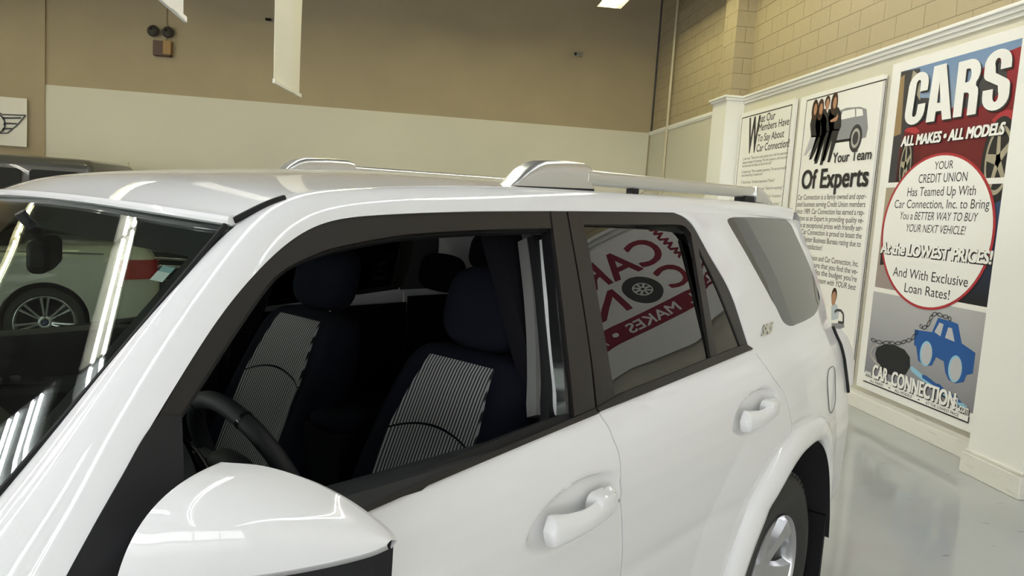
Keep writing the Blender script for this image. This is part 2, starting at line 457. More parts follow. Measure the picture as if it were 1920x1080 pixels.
ROWS = [(4.15, 10.15), (.40, 10.15), (-4.14, 10.15), (-8.2, 10.15)]     # row x, first lamp y
for ri, (x, y0) in enumerate(ROWS):
    for k in range(9):
        y = y0 - 2.45 * k
        kind = 'warm' if y > 6.2 else 'mid' if y > 1 else 'cool'
        t = strip_light(x, y, kind)
        tag(t, None, 'ceiling light', 'strip lights under the ceiling')
        t['label'] = 'lit strip light at top edge, beside the far right corner of the walls' if (ri, k) == (0, 0) else 'twin tube strip light hung in rows under the dark ceiling, above the picture'
bay_light(-5.5, 1.15, 'bright bay light of six tubes, mirrored low in the windscreen of the SUV')
bay_light(-.85, -2.7, n=1, label='bright bay light of two tubes, mirrored on the front pillar of the SUV')

# ================================================================== THE WHITE SUV (car frame: front axle at x=0, x to the rear, driver's side at -y)
suv = empty('suv', (0, 0, 0), WA, 'white four door off-road SUV with silver roof rails and open driver window', 'car')
ZT_ = [.30, .45, .60, .75, .88, .96, 1.02, 1.08, 1.12, 1.155, 1.18, 1.20, 1.25, 1.45, 1.60, 1.66, 1.70, 1.73, 1.78]
YT_ = [.915, .93, .938, .947, .956, .958, .955, .944, .930, .910, .892, .880, .860, .770, .700, .672, .650, .625, .58]
def sy(x, z):
    """half width of the body at station x, height z"""
    k = min(1, max(0, (z - .9) / .25)); k = k * k * (3 - 2 * k)
    zz = z - .04 * (x - 1.5) * k * (1 if x < 3.4 else 3.4 / x)
    y = float(np.interp(zz, ZT_, YT_))
    if x > 2.5:
        kk = float(np.interp(z, [.8, 1.0, 1.2, 1.35, 1.55, 1.68], [.055, .075, .095, .08, .06, .05]))
        y -= kk * ((x - 2.5) / .9) ** 1.5
    if x < .6: y -= .035 * ((.6 - x)) ** 2
    return y
def sp(x, z, off=0.0): return np.array([x, -sy(x, z) + off, z])
def unS(px, py, off=0.0):
    """where the sight line of an image point meets the driver's side (pushed in by off)"""
    d = ray(px, py)
    g = lambda t: (CAMP + t * d)[1] + sy((CAMP + t * d)[0], (CAMP + t * d)[2]) - off
    t = .3
    while t < 7 and g(t) < 0: t += .02
    a, b = t - .02, t
    for _ in range(30):
        m = (a + b) / 2
        if g(m) > 0: b = m
        else: a = m
    return CAMP + b * d
def both(make):
    """driver's side, then its mirror image on the passenger side"""
    for sg in (1, -1): make(sg)
def sheet(name, P, m, parent, sg, t=.010, flip=False):
    P = np.asarray(P, float)
    # outward is -y on the driver's side
    n = np.cross(P[1, 0] - P[0, 0], P[0, 1] - P[0, 0])
    c = np.cross(np.gradient(P, axis=0), np.gradient(P, axis=1)).sum((0, 1))
    if (c[1] - .3 * c[2] > 0) != flip: P = P[::-1]
    mb = slab(P, t)
    if sg < 0:
        mb.v = [(a, -b, c_) for (a, b, c_) in mb.v]; mb.f = [f[::-1] for f in mb.f]
    return mb.build(name, m, parent, fix=False, sharp=60)
def strip(A, B, n=8, per=6, off=0.0, smooth=True):
    """surface between two paired image-point chains lying on the side"""
    a = [unS(*p, off) for p in A]; b = [unS(*p, off) for p in B]
    a = crom(a, per) if smooth and len(a) > 2 else np.array([a[0] + (a[-1] - a[0]) * t for t in np.linspace(0, 1, per * 3)]) if len(a) == 2 else np.array(a)
    b = crom(b, per) if smooth and len(b) > 2 else np.array([b[0] + (b[-1] - b[0]) * t for t in np.linspace(0, 1, per * 3)]) if len(b) == 2 else np.array(b)
    G = np.stack([a + (b - a) * t for t in np.linspace(0, 1, n)], 1)
    for i in range(G.shape[0]):            # keep it on the side surface
        for j in range(1, n - 1):
            G[i, j, 1] = -sy(G[i, j, 0], G[i, j, 2]) + off
    return G
def bandS(zc): pass

# ---- pillar and roof side: from the windscreen edge / roof ditch down to the door tops
TPX = [((0, 940), -.72), ((103, 800), -.703), ((200, 683), -.687), ((267, 600), -.676), ((350, 518), -.66), ((394, 464), -.65), ((439, 409), -.64), ((507, 373), -.635), ((550, 362), -.63),
       ((600, 356), -.625), ((650, 352.5), -.62), ((720, 350), -.615), ((859, 347), -.605), ((955, 350), -.60), ((1110, 358), -.60), ((1250, 368.5), -.60), ((1385, 380), -.59), ((1440, 384), -.585), ((1478, 390), -.59)]
BPX = [(123, 1080), (174, 987), (267, 823), (333, 718), (410, 589), (472, 520), (517, 472), (567, 433), (617, 413), (667, 405), (743, 401), (823, 397.5), (900, 395.5), (1000, 395), (1120, 396), (1263, 398), (1368, 401), (1440, 404), (1486, 412)]
Tc = [on(p[0], p[1], 1, y) for p, y in TPX]
Bc = [unS(*p) for p in BPX]
Bc[-2] = on(1440, 404, 1, -.665); Bc[-1] = on(1486, 412, 1, -.655); Bc[-3] = on(1368, 401, 1, -.672)
Tc = [np.array([.20, -.775, 1.045]), np.array([.30, -.75, 1.13])] + Tc
Bc = [np.array([.28, -.935, .99]), np.array([.36, -.925, 1.09])] + Bc
def gsm(P, sg, keep=0):
    k = np.arange(-3 * sg, 3 * sg + 1); w = np.exp(-.5 * (k / sg) ** 2); w /= w.sum()
    n = len(P); head = 2 * P[0] - P[1:3 * sg + 1][::-1]; tail_ = 2 * P[-1] - P[-3 * sg - 1:-1][::-1]
    Q = np.vstack([head, P, tail_])
    return np.stack([np.convolve(Q[:, c], w, 'valid') for c in range(3)], 1)
Ta, Ba = gsm(crom(Tc, 6), 7), gsm(crom(Bc, 6), 4)
G = []
for a, b in zip(Ta, Ba):
    w = np.linalg.norm(b - a); row = []
    d = (b - a) / w
    tang = np.array([1., 0, 0])
    i = len(G); tang = (Ta[min(i + 1, len(Ta) - 1)] - Ta[max(i - 1, 0)]); tang /= np.linalg.norm(tang)
    nrm = np.cross(tang, d); nrm /= np.linalg.norm(nrm)
    if nrm[2] - nrm[1] < 0: nrm = -nrm
    for t in np.linspace(0, 1, 15):
        row.append(a + (b - a) * t + nrm * w * .62 * t * (1 - t) * (1 - .25 * t))
    G.append(row)
SIDE_RAIL = np.array(G)
both(lambda sg: sheet('roof_side', SIDE_RAIL, M['paint'], suv, sg, .02))

LIN = SIDE_RAIL[55:] + np.array([0, .022, -.022])
both(lambda sg: sheet('roof_lining', LIN, M['headliner'], suv, sg, .004))
# ---- roof skin, crowned, with its front lip bowed forward
hs = {0: .014, 1: .016, 2: .018, 3: .020, 4: .022, 5: .025, 6: .028, 7: .03}
RT = [(p, hs.get(i, .03)) for i, p in enumerate(Tc[8:])]
rows = []
S_ = np.linspace(-1, 1, 41)
base = gsm(crom([p for p, h in RT], 5), 3)
hh = np.interp(np.arange(len(base)) / 5, range(len(RT)), [h for p, h in RT])
for p, h in zip(base, hh):
    bow = .045 * max(0, 1 - (p[0] - .78) / .5)
    rows.append([(p[0] - bow * (1 - abs(s) ** 3), s * abs(p[1]), p[2] + h * (1 - abs(s) ** 2.2)) for s in S_])
ROOF = np.array(rows)
def roof_sheet(P, name, m, t):
    n = np.cross(P[1, 20] - P[0, 20], P[0, 21] - P[0, 20])
    if n[2] < 0: P = P[::-1]
    return slab(P, t).build(name, m, suv, fix=False, sharp=30)
roof_sheet(ROOF, 'roof', M['paint'], .018)
# header edge bead along the top of the windscreen
MB().tube([p + np.array([-.004, 0, -.004]) for p in ROOF[0]], .009, 8).build('roof_lip', M['paint'], suv)
both(lambda sg: MB().tube([(p[0], sg * p[1], p[2] - .004) for p in base[:9]], .006, 6).build('roof_seam', M['rubber'], suv))
# tail spoiler
sp_rows = []
pe = ROOF[-1]
for dx, dz, th in ((-.02, .003, 0), (.03, .002, 0), (.08, -.012, 0), (.105, -.035, 0), (.10, -.06, 0), (.06, -.06, 0), (.0, -.05, 0)):
    sp_rows.append([(p[0] + dx + .03 * (1 - abs(s) ** 2), p[1] * 1.04, p[2] + dz - .02 * abs(s) ** 6) for p, s in zip(pe, S_)])
MB().grid(sp_rows).build('tail_spoiler', M['paint'], suv)

# ---- windscreen
wr = []
Wp = np.array(Tc[0:9]); _t = np.linspace(0, 1, 49)
_z = Wp[:, 2]
Wa = np.stack([np.polyval(np.polyfit(_z, Wp[:, 0], 2), np.linspace(_z[0], _z[-1], 49)), np.polyval(np.polyfit(_z, Wp[:, 1], 1), np.linspace(_z[0], _z[-1], 49)), np.linspace(_z[0], _z[-1], 49)], 1)
for i, p in enumerate(Wa):
    t = i / (len(Wa) - 1)
    bow = .045 * t + .13 * (1 - t)
    wr.append([(p[0] + .006 - bow * (1 - abs(s) ** 2.4), s * (abs(p[1]) - .004), p[2] - .008 + .014 * t * (1 - s * s)) for s in S_])
WS = np.array(wr)
def ws_part(P, name, m, t=.004, parent=None):
    n = np.cross(P[1, 5] - P[0, 5], P[0, 6] - P[0, 5])
    if n[0] > 0: P = P[::-1]
    return link(name, P.reshape(-1, 3), [(i * P.shape[1] + j, i * P.shape[1] + j + 1, (i + 1) * P.shape[1] + j + 1, (i + 1) * P.shape[1] + j) for i in range(P.shape[0] - 1) for j in range(P.shape[1] - 1)], m, parent or suv) if t == 0 else slab(P, t).build(name, m, parent or suv, fix=False, sharp=30)
ws = ws_part(WS, 'windscreen', M['windshield'], .0045)
# black printed border on the inside of the glass
fr = MB()
off = np.array([.010, 0, -.004])
def wsp(u, s):
    i = u * (WS.shape[0] - 1); j = (s + 1) / 2 * (WS.shape[1] - 1)
    a, b = int(min(i, WS.shape[0] - 2)), int(min(j, WS.shape[1] - 2)); fa, fb = i - a, j - b
    return ((1 - fa) * (1 - fb) * WS[a, b] + fa * (1 - fb) * WS[a + 1, b] + (1 - fa) * fb * WS[a, b + 1] + fa * fb * WS[a + 1, b + 1]) + off
for s0, s1 in ((-1, -.915), (.915, 1)):
    fr.grid([[wsp(u, s) for s in (s0, (s0 + s1) / 2, s1)] for u in np.linspace(0, 1, 40)])
fr.grid([[wsp(u, s) for s in np.linspace(-1, 1, 41)] for u in (.895, .95, 1)])
fr.grid([[wsp(u, s) for s in np.linspace(-1, 1, 41)] for u in (0, .12)])
fr.build('glass_border', M['gap'], ws)
both(lambda sg: MB().tube([np.array([p[0] - .002, sg * p[1], p[2] + .0]) for p in Wa[:-1]], .0048, 6).build('windscreen_seal', M['rubber'], ws))
st = MB().grid([[wsp(u, s) + np.array([.003, 0, 0]) for s in np.linspace(-.895, -.845, 5)] for u in (.82, .845)])
st.build('sticker', mat('sticker_white', (.75, .8, .82), .5), ws)
MB().grid([[wsp(u, s) + np.array([.004, 0, 0]) for s in np.linspace(-.895, -.845, 5)] for u in (.845, .86)]).build('sticker', mat('sticker_teal', (.25, .45, .48), .5), ws)
# inside mirror on the glass
q = on(85, 475, 1, .06)
mr = MB().loft([[(q[0] + x_ * .89 + s * .12 * .42, q[1] + s * .12 * .9 - x_ * .42, q[2] + zz) for (x_, zz) in rrect(0, 0, .045 * k, .075 * k, .018 * k)] for s, k in ((-1, .55), (-.9, .95), (0, 1.05), (.9, .95), (1, .55))])
mr.tube([(q[0], q[1], q[2] + .02), (q[0] - .05, q[1], q[2] + .09)], .012)
mr.build('rear_view_mirror', M['black_plastic'], suv)

# ---- door shells and quarter panels: outlines as x(z)
gapF = [unS(*p) for p in [(1123, 774), (1140, 800), (1150, 825), (1160, 850), (1163, 940), (1166, 1080)]]
gapR = [unS(*p) for p in [(1412, 653), (1430, 680), (1450, 710), (1470, 740), (1475, 780), (1476, 818)]]
gz = lambda pts: (lambda z: float(np.interp(z, [p[2] for p in pts][::-1], [p[0] for p in pts][::-1])))
xgF = gz(gapF + [np.array([1.66, 0, .62]), np.array([1.67, 0, .42])])
FLARE_OUT = [(2.17, .40), (2.20, .48), (2.26, .60), (2.33, .72), (2.42, .83), (2.54, .915), (2.67, .955), (2.80, .965), (2.95, .963), (3.08, .945), (3.19, .885), (3.28, .77), (3.34, .62), (3.375, .48), (3.39, .40)]
FLARE_IN = [(2.27, .40), (2.30, .48), (2.345, .58), (2.42, .69), (2.50, .775), (2.60, .845), (2.70, .878), (2.80, .885), (2.92, .882), (3.02, .86), (3.11, .80), (3.18, .71), (3.235, .58), (3.265, .48), (3.28, .40)]
arch_x = lambda z: float(np.interp(z, [p[1] for p in FLARE_OUT[:7]], [p[0] for p in FLARE_OUT[:7]]))
gr_pts = gapR
def xgR(z):
    if z > .955: return float(np.interp(z, [p[2] for p in gr_pts][::-1], [p[0] for p in gr_pts][::-1]))
    return min(arch_x(z), 2.665)
beltF = [unS(*p) for p in [(660, 973), (700, 955), (820, 903), (940, 852), (1030, 814), (1123, 775)]]
beltR = [unS(*p) for p in [(1125, 772), (1260, 717.6), (1350, 680), (1412, 654)]]
allb = [np.array([.38, 0, 1.118])] + beltF + beltR
zb = lambda x: float(np.interp(x, [p[0] for p in allb], [p[2] for p in allb]))
HAND = [(1.43, 1.012, .165, .055), (2.40, 1.070, .165, .055)]
def body_pt(x, z):
    y = sy(x, z)
    for hx, hz, hw_, hh_ in HAND:          # hollow behind each handle
        u, w = (x - hx + .01) / hw_, (z - hz - .012 - .12 * (x - hx)) / hh_
        r = u * u + w * w
        if r < 1.6:
            k = min(1, max(0, 1 - r / 1.25) * 1.9); y -= .025 * k * k * (3 - 2 * k)
    # haunch swelling towards the wheel arch
    d = math.hypot((x - 2.80) / .62, (z - .55) / .47)
    if d < 1.25 and x > 2.0: y += .016 * max(0, 1 - abs(d - .95) / .3)
    # door lower crease
    y -= .004 * math.exp(-((z - .80) / .03) ** 2)
    return np.array([x, -y, z])
def panel(xl, xr, zlo, zhi, nu, nv):
    out = []
    for i in range(nu):
        u = i / (nu - 1); row = []
        for j in range(nv):
            v = j / (nv - 1); z = zlo + (1.15 - zlo) * v; x = 1.5
            for _ in range(4):
                x = xl(z) + (xr(z) - xl(z)) * u
                z = zlo + (zhi(x) - zlo) * v
            row.append(body_pt(x, z))
        out.append(row)
    return np.array(out)
doorF = panel(lambda z: .43, lambda z: xgF(z) - .002, .42, lambda x: zb(x), 150, 110)
doorR = panel(lambda z: xgF(z) + .003, lambda z: xgR(z) - .002, .42, lambda x: zb(x), 130, 110)
FD, RD = {}, {}
def mk(sg):
    FD[sg] = sheet('front_door', doorF, M['paint'], suv, sg, .018)
    RD[sg] = sheet('rear_door', doorR, M['paint'], suv, sg, .018)
both(mk)
# quarter panel above the arch, with the C and D pillars
Ztop = [(p[0], p[2]) for p in Ba[6 * 15:]]
ztop = lambda x: float(np.interp(x, [p[0] for p in Ztop], [p[1] for p in Ztop]))
CP = [unS(*p) for p in [(1263, 398), (1283, 407), (1300, 423), (1330, 477), (1370, 549), (1403, 647)]]
CP = list(crom(CP, 6))
cpx = lambda z: float(np.interp(z, [p[2] for p in CP][::-1], [p[0] for p in CP][::-1]))
tailx = lambda z: float(np.interp(z, [.4, .62, .80, .95, 1.05, 1.13, 1.20, 1.24, 1.34, 1.52, 1.66, 1.70], [3.80, 3.80, 3.76, 3.70, 3.665, 3.64, 3.60, 3.585, 3.575, 3.52, 3.46, 3.44]))
QROW = []
for z in np.concatenate([np.linspace(.955, 1.24, 34), np.linspace(1.25, 1.70, 46)]):
    row = []
    x0 = xgR(z) + .003 if z < 1.245 else cpx(z) + .002
    def bend(x, z):                         # the top rows bend to meet the roof side
        return 1.55 + (ztop(x) - 1.55) * (z - 1.55) / .15 if z > 1.55 else z
    if z > 1.245:
        for _ in range(6): x0 = cpx(bend(x0, z)) + .002
    for u in np.linspace(0, 1, 72):
        x = x0 + (tailx(z) - x0) * u
        zz = bend(x, z)
        p = body_pt(x, zz)
        row.append(p)
    QROW.append(row)
QROW = np.array(QROW)
both(lambda sg: sheet('quarter_panel', QROW, M['paint'], suv, sg, .015))
both(lambda sg: sheet('pillar_lining', QROW[34:, :12] + np.array([0, .022, 0]), M['headliner'], suv, sg, .004))
# behind the arch, down to the sill of the bumper
LOW = []
for z in np.linspace(.42, .955, 40):
    x0 = float(np.interp(-z, [-p[1] for p in FLARE_OUT[9:]], [p[0] for p in FLARE_OUT[9:]])) if z < .945 else 3.08 - (z - .945) * 8
    LOW.append([body_pt(x0 + (tailx(z) - x0) * u, z) for u in np.linspace(0, 1, 24)])
both(lambda sg: sheet('bumper_side', np.array(LOW), M['paint'], suv, sg, .015))
# front wing + bonnet (out of frame, kept plain)
wing = []
for x in np.linspace(-.80, .427, 50):
    top = 1.03 + .07 * (x + .8) / 1.23
    row = []
    for v in np.linspace(0, 1, 30):
        d = (x / .47) ** 2
        zlo = .42 if abs(x) > .47 else .40 + math.sqrt(max(0, 1 - d)) * .50
        z = zlo + (top - zlo) * v
        y = sy(x, min(z, 1.06)) - max(0, -.3 - x) ** 2 * .9 - .03 * v ** 6
        row.append((x, -y, z))
    wing.append(row)
both(lambda sg: sheet('front_wing', np.array(wing), M['paint'], suv, sg, .015))
bon = []
for x in np.linspace(-.82, .30, 60):
    y0 = sy(x, 1.04) - max(0, -.3 - x) ** 2 * .9 - .032
    z0 = 1.03 + .07 * (x + .8) / 1.23 + .005
    bon.append([(x + (.0 if x > -.7 else 0), s * y0, z0 + .055 * (1 - s ** 4) - .07 * max(0, (-.55 - x) / .27) ** 2 + .014 * math.exp(-((abs(s) - .55) / .16) ** 2)) for s in np.linspace(-1, 1, 33)])
roof_sheet(np.array(bon), 'bonnet', M['paint'], .012)
nose = []
for z in np.linspace(.38, 1.0, 14):
    nose.append([(-.86 + .13 * abs(s) ** 3 + .05 * ((z - .65) / .35) ** 2, s * .72, z) for s in np.linspace(-1, 1, 25)])
MB().grid(nose).build('front_bumper', M['paint'], suv)
MB().box(-.885, -.86, -.40, .40, .62, .90).build('grille', M['black_gloss'], suv, bevel=.01)
both(lambda sg: MB().box(-.86, -.66, sg * .46, sg * .70, .72, .90).build('headlight', M['clear'], suv, bevel=.02))
# cowl panel at the foot of the windscreen
MB().grid([[(.19 + .0 * s - .13 * (1 - abs(s) ** 2.4) - k, s * .775, 1.04 + .02 * k) for s in np.linspace(-1, 1, 21)] for k in (-.01, .16)]).build('cowl', M['black_plastic'], suv)
# tailgate between the two quarters
tg = []
for z in np.concatenate([np.linspace(.42, 1.68, 40)]):
    x = tailx(z); y = sy(x, z) - .002
    tg.append([(x + .10 * (1 - abs(s) ** 4), s * y, z) for s in np.linspace(-1, 1, 41)])
tgm = MB().grid(tg).build('tailgate', M['paint'], suv)
rw = []
for z in np.linspace(1.18, 1.60, 12):
    x = tailx(z); y = sy(x, z)
    rw.append([(x + .10 * (1 - abs(s * .82) ** 4) + .006, s * y * .82, z) for s in np.linspace(-1, 1, 25)])
MB().grid(rw).build('rear_window', M['tint'], tgm)
# dark inner shell right behind the panels
def shell(sg):
    rows = [[(x, -(sy(x, z) - .035), z) for z in np.linspace(.40, 1.10, 12)] for x in np.linspace(.40, 2.30, 40)]
    P = np.array(rows)
    sheet('inner_shell', P, M['gap'], suv, sg, .01)
    MB().box(.42, 2.24, sg * .76, sg * .90, .34, .43).build('sill', M['black_plastic'], suv)
both(shell)
MB().box(-.6, 3.7, -.74, .74, .36, .44).build('floor_pan', M['cabin'], suv)

# ---- glasshouse: frames, pillars, glass
def house(sg):
    fd, rd = FD[sg], RD[sg]
    OUT = [(298, 780), (333, 719), (368, 661), (410, 590), (472, 521), (517, 473), (567, 434), (617, 414), (667, 406), (743, 402), (823, 398.5), (900, 396.5), (1000, 396), (1034, 396)]
    INN = [(338, 780), (362, 742), (385, 706), (447, 611), (500, 536), (530, 508), (555, 493), (598, 474), (641, 461), (743, 442), (823, 435), (900, 431), (1006, 428), (1034, 428)]
    sheet('window_frame', strip(OUT, INN, 7, 5, .004), M['black_satin'], fd, sg, .022)
    INN2 = [(a + dx, b + dy) for (a, b), (dx, dy) in zip(INN, [(5, 3)] * 7 + [(2, 6)] * 7)]
    sheet('window_channel', strip(INN, INN2, 3, 4, .022), M['rubber'], fd, sg, .02)
    if sg < 0:                             # only the passenger window is wound up
        sheet('side_glass', strip([(330, 790), (384, 707), (447, 610), (501, 535), (555, 492), (641, 460), (743, 441), (877, 431), (1031, 428)], [(560, 985), (620, 955), (700, 920), (760, 895), (820, 868), (880, 842), (940, 818), (1000, 795), (1064, 772)], 10, 3, .014), M['side_tint'], fd, sg, .004)
    # rear upright of the front door: channel + applique
    sheet('window_channel', strip([(1031, 430), (1038, 500), (1047, 600), (1057, 700), (1062, 782)], [(1036, 428), (1045, 500), (1056, 600), (1068, 700), (1077, 782)], 5, 5, .010), M['black_gloss'], fd, sg, .03)
    sheet('pillar_cover', strip([(1033, 397), (1050, 530), (1065, 660), (1077, 781)], [(1062, 397), (1085, 530), (1105, 660), (1116, 765)], 6, 6, .001), M['black_satin'], fd, sg, .012)
    sheet('pillar_cover', strip([(1064.5, 397), (1088, 530), (1108, 660), (1120, 764)], [(1090, 397), (1116, 530), (1139, 660), (1154, 745)], 6, 6, .001), M['black_satin'], rd, sg, .012)
    # black sail in front of the window
    sheet('mirror_sail', strip([(299, 779), (267, 825), (228, 895), (174, 990), (123, 1083), (80, 1160)], [(341, 779), (343, 830), (344, 885), (338, 960), (322, 1050), (300, 1140)], 8, 6, -.003), M['black_plastic'], fd, sg, .03)
    # belt line
    BL = [(600, 1000), (660, 973), (700, 955), (820, 903), (940, 852), (1030, 814), (1122.5, 775.5)]
    MD = [(600, 988), (660, 960.5), (700, 943), (820, 891), (940, 840.5), (1030, 803), (1117, 766)]
    UP = [(600, 963), (655, 937), (690, 922), (800, 876), (900, 837), (985, 803), (1064, 775)]
    sheet('belt_moulding', strip(BL, MD, 4, 5, -.006), M['black_satin'], fd, sg, .02)
    sheet('window_seal', strip(MD, UP, 4, 5, .010), M['rubber'], fd, sg, .03)
    BLr = [(1125, 772), (1190, 746), (1260, 717.6), (1350, 680.5), (1413, 654)]
    UPr = [(1120, 765), (1170, 737), (1240, 709), (1338, 669), (1400, 645)]
    sheet('belt_moulding', strip(BLr, UPr, 5, 6, -.006), M['black_satin'], rd, sg, .02)
    # rear door frame
    RO = [(1063, 396.5), (1220, 398.5), (1262, 399), (1282, 408), (1299, 424), (1315, 449), (1330, 478), (1370, 550), (1403, 648)]
    RI = [(1092, 421), (1220, 421), (1268, 421), (1283, 424), (1293, 434), (1302, 450), (1316, 478), (1350, 550), (1389, 650)]
    sheet('window_frame', strip(RO, RI, 6, 5, .003), M['black_satin'], rd, sg, .022)
    GS = strip([(1088, 412), (1120, 580), (1153, 746)], [(1297, 440), (1322, 560), (1344, 672)], 12, 8, .008)
    GS[:, :, 1] += .022 * (GS[:, :, 0] - 1.62) / .7 * (GS[:, :, 2] - 1.22) / .4
    sheet('side_glass', GS, M['tint'], rd, sg, .004)
    sheet('quarter_light', strip([(1303, 445), (1322, 560), (1340, 672)], [(1306, 447), (1350, 545), (1392, 652)], 6, 8, .008), M['tint'], rd, sg, .004)
    sheet('glass_divider', strip([(1296, 440), (1314, 550), (1333, 673)], [(1306, 446), (1325, 550), (1345, 667)], 4, 6, .001), M['black_satin'], rd, sg, .012)
    # rear quarter window
    ys = [(407.2, 1376, 1408), (409, 1368, 1445), (412, 1364.5, 1471), (416, 1365, 1478), (424, 1369, 1484.5), (443, 1380, 1493), (475, 1399, 1508), (511, 1419, 1523), (545, 1438, 1534), (560, 1446, 1537), (575, 1455, 1534.5), (590, 1462, 1527), (600, 1467, 1512), (607, 1473, 1496), (611, 1481, 1487)]
    def q3(px, py):
        P = unS(px, py, -.001); return P
    rows = []
    for (y_, a, b) in ys:
        rows.append([q3(a + (b - a) * t, y_) for t in np.linspace(0, 1, 10)])
    R3 = np.array([crom([r[j] for r in rows], 4) for j in range(10)]).transpose(1, 0, 2)
    sheet('quarter_window', R3, M['tint'], suv, sg, .008)
    # inner pillar seen through the open window: white flange, seals, grey trim
    sheet('pillar_flange', strip([(1021, 446), (1030, 560), (1042, 680), (1050, 776)], [(1031, 449), (1042, 560), (1052, 680), (1060, 779)], 3, 6, .055), M['paint'], suv, sg, .02)
    sheet('door_seal', strip([(1000, 440), (1016, 560), (1026, 680), (1030, 790)], [(1024, 440), (1036, 560), (1047, 680), (1056, 790)], 4, 6, .075), M['rubber'], suv, sg, .03)
    sheet('pillar_trim', strip([(986, 446), (997, 540), (1004, 640), (1005, 778)], [(1004, 446), (1020, 560), (1029, 680), (1033, 778)], 4, 6, .10), M['trim_grey'], suv, sg, .03)
both(house)
# interior headliner + side lining above the windows
hl = ROOF[1:, 2:-2] + np.array([0, 0, -.045])
link('headliner', hl.reshape(-1, 3), [(i * hl.shape[1] + j, (i + 1) * hl.shape[1] + j, (i + 1) * hl.shape[1] + j + 1, i * hl.shape[1] + j + 1) for i in range(hl.shape[0] - 1) for j in range(hl.shape[1] - 1)], M['headliner'], suv)

# ---- wheel arch flares
def flare(sg):
    for nm, sl in (('wheel_arch_flare', slice(0, 7)), ('wheel_arch_flare', slice(6, 15))):
        a = crom(FLARE_OUT, 6)[(sl.start) * 6:(sl.stop - 1) * 6 + 1]; b = crom(FLARE_IN, 6)[(sl.start) * 6:(sl.stop - 1) * 6 + 1]
        G = []
        for p, q in zip(a, b):
            y0 = body_pt(p[0], p[1])[1]
            row = []
            for t, dy in ((0, .004), (.02, -.012), (.10, -.022), (.35, -.034), (.62, -.040), (.85, -.040), (.97, -.032), (1.0, -.015), (1.0, .012)):
                row.append((p[0] + (q[0] - p[0]) * t, (y0 if y0 < -.93 else -.93 + (y0 + .93) * .6) + dy, p[1] + (q[1] - p[1]) * t))
            G.append(row)
        sheet(nm, np.array(G), M['paint'], suv, sg, .004)
    # dark wheel house
    cx, cz = 2.79, .42
    mb = MB()
    inn = crom(FLARE_IN, 4)
    mb.grid([[(p[0] + (0 if k else 0), sg * y, p[1]) for y in (-.962, -.86, -.55)] for p in [(2.79 + (q_[0] - 2.79) * .995, .42 + (q_[1] - .42) * .995) for q_ in inn] for k in (0,)])
    mb.poly([(p[0], -.55 * sg, p[1]) for p in inn])
    mb.build('wheel_house', M['gap'], suv)
    MB().box(3.24, 3.26, sg * -.95, sg * -.68, .17, .50).build('mud_flap', M['rubber'], suv)
both(flare)

# ---- wheels
def wheel(x, sg, zc=.385, R=.385):
    yo = -.925 * sg
    a = (0, -sg, 0)
    prof = [(R - .10, -.16), (R - .012, -.165), (R, -.14), (R + .002, -.08), (R + .002, -.06), (R - .004, -.035), (R - .02, -.012), (R - .05, .002), (R - .085, .004), (R - .12, -.004), (R - .155, -.012), (R - .165, -.03)]
    w = MB().lathe(prof, (x, yo, zc), a, 72).build('wheel', M['tyre'], suv)
    # tread blocks
    tb = MB()
    for k in range(60):
        an = 2 * math.pi * k / 60
        c, s = math.cos(an), math.sin(an)
        for y0, y1, dr in ((-.02, -.055, -.006), (-.06, -.10, .004)):
            pts = []
            for da in (-.038, .03):
                for yy in (y0, y1):
                    for rr in (R - .012, R + .006 + (dr if yy == y0 else 0)):
                        an2 = an + da
                        pts.append((x + rr * math.cos(an2), yo - sg * (yy), zc + rr * math.sin(an2)))
            tb.add(pts, [(0, 1, 3, 2), (4, 6, 7, 5), (0, 4, 5, 1), (2, 3, 7, 6), (0, 2, 6, 4), (1, 5, 7, 3)])
    tb.build('tread', M['tyre'], w, smooth=False)
    rim = MB().lathe([(.218, -.16), (.210, -.03), (.220, -.012), (.227, -.006), (.227, -.014), (.220, -.03)], (x, yo, zc), a, 64)
    rim.lathe([(0, -.055), (.045, -.05), (.06, -.06), (.065, -.09)], (x, yo, zc), a, 40)
    ro = rim.build('rim', M['alloy'], w)
    for k in range(6):
        an = math.pi / 6 + k * math.pi / 3 + .2
        e = np.array([math.cos(an), 0, math.sin(an)]); tq = np.array([-math.sin(an), 0, math.cos(an)]); c0 = np.array([x, yo, zc]); ax = np.array(a, float)
        rings = []
        for rr, wd, h in ((.035, .040, -.052), (.10, .034, -.040), (.16, .040, -.028), (.214, .060, -.018)):
            c = c0 + e * rr
            rings.append([c - tq * wd + ax * (h - .03), c - tq * wd * .75 + ax * h, c + tq * wd * .75 + ax * h, c + tq * wd + ax * (h - .03)])
        MB().loft(rings).build('spoke', M['alloy'], w, sharp=50)
    MB().lathe([(0, -.12), (.22, -.12)], (x, yo, zc), a, 32).build('brake_disc', mat('disc', (.12, .12, .12), .5, metal=.7) if 'disc' not in M else M['disc'], w)
for sx in (0.0, 2.79):
    both(lambda sg: wheel(sx, sg))

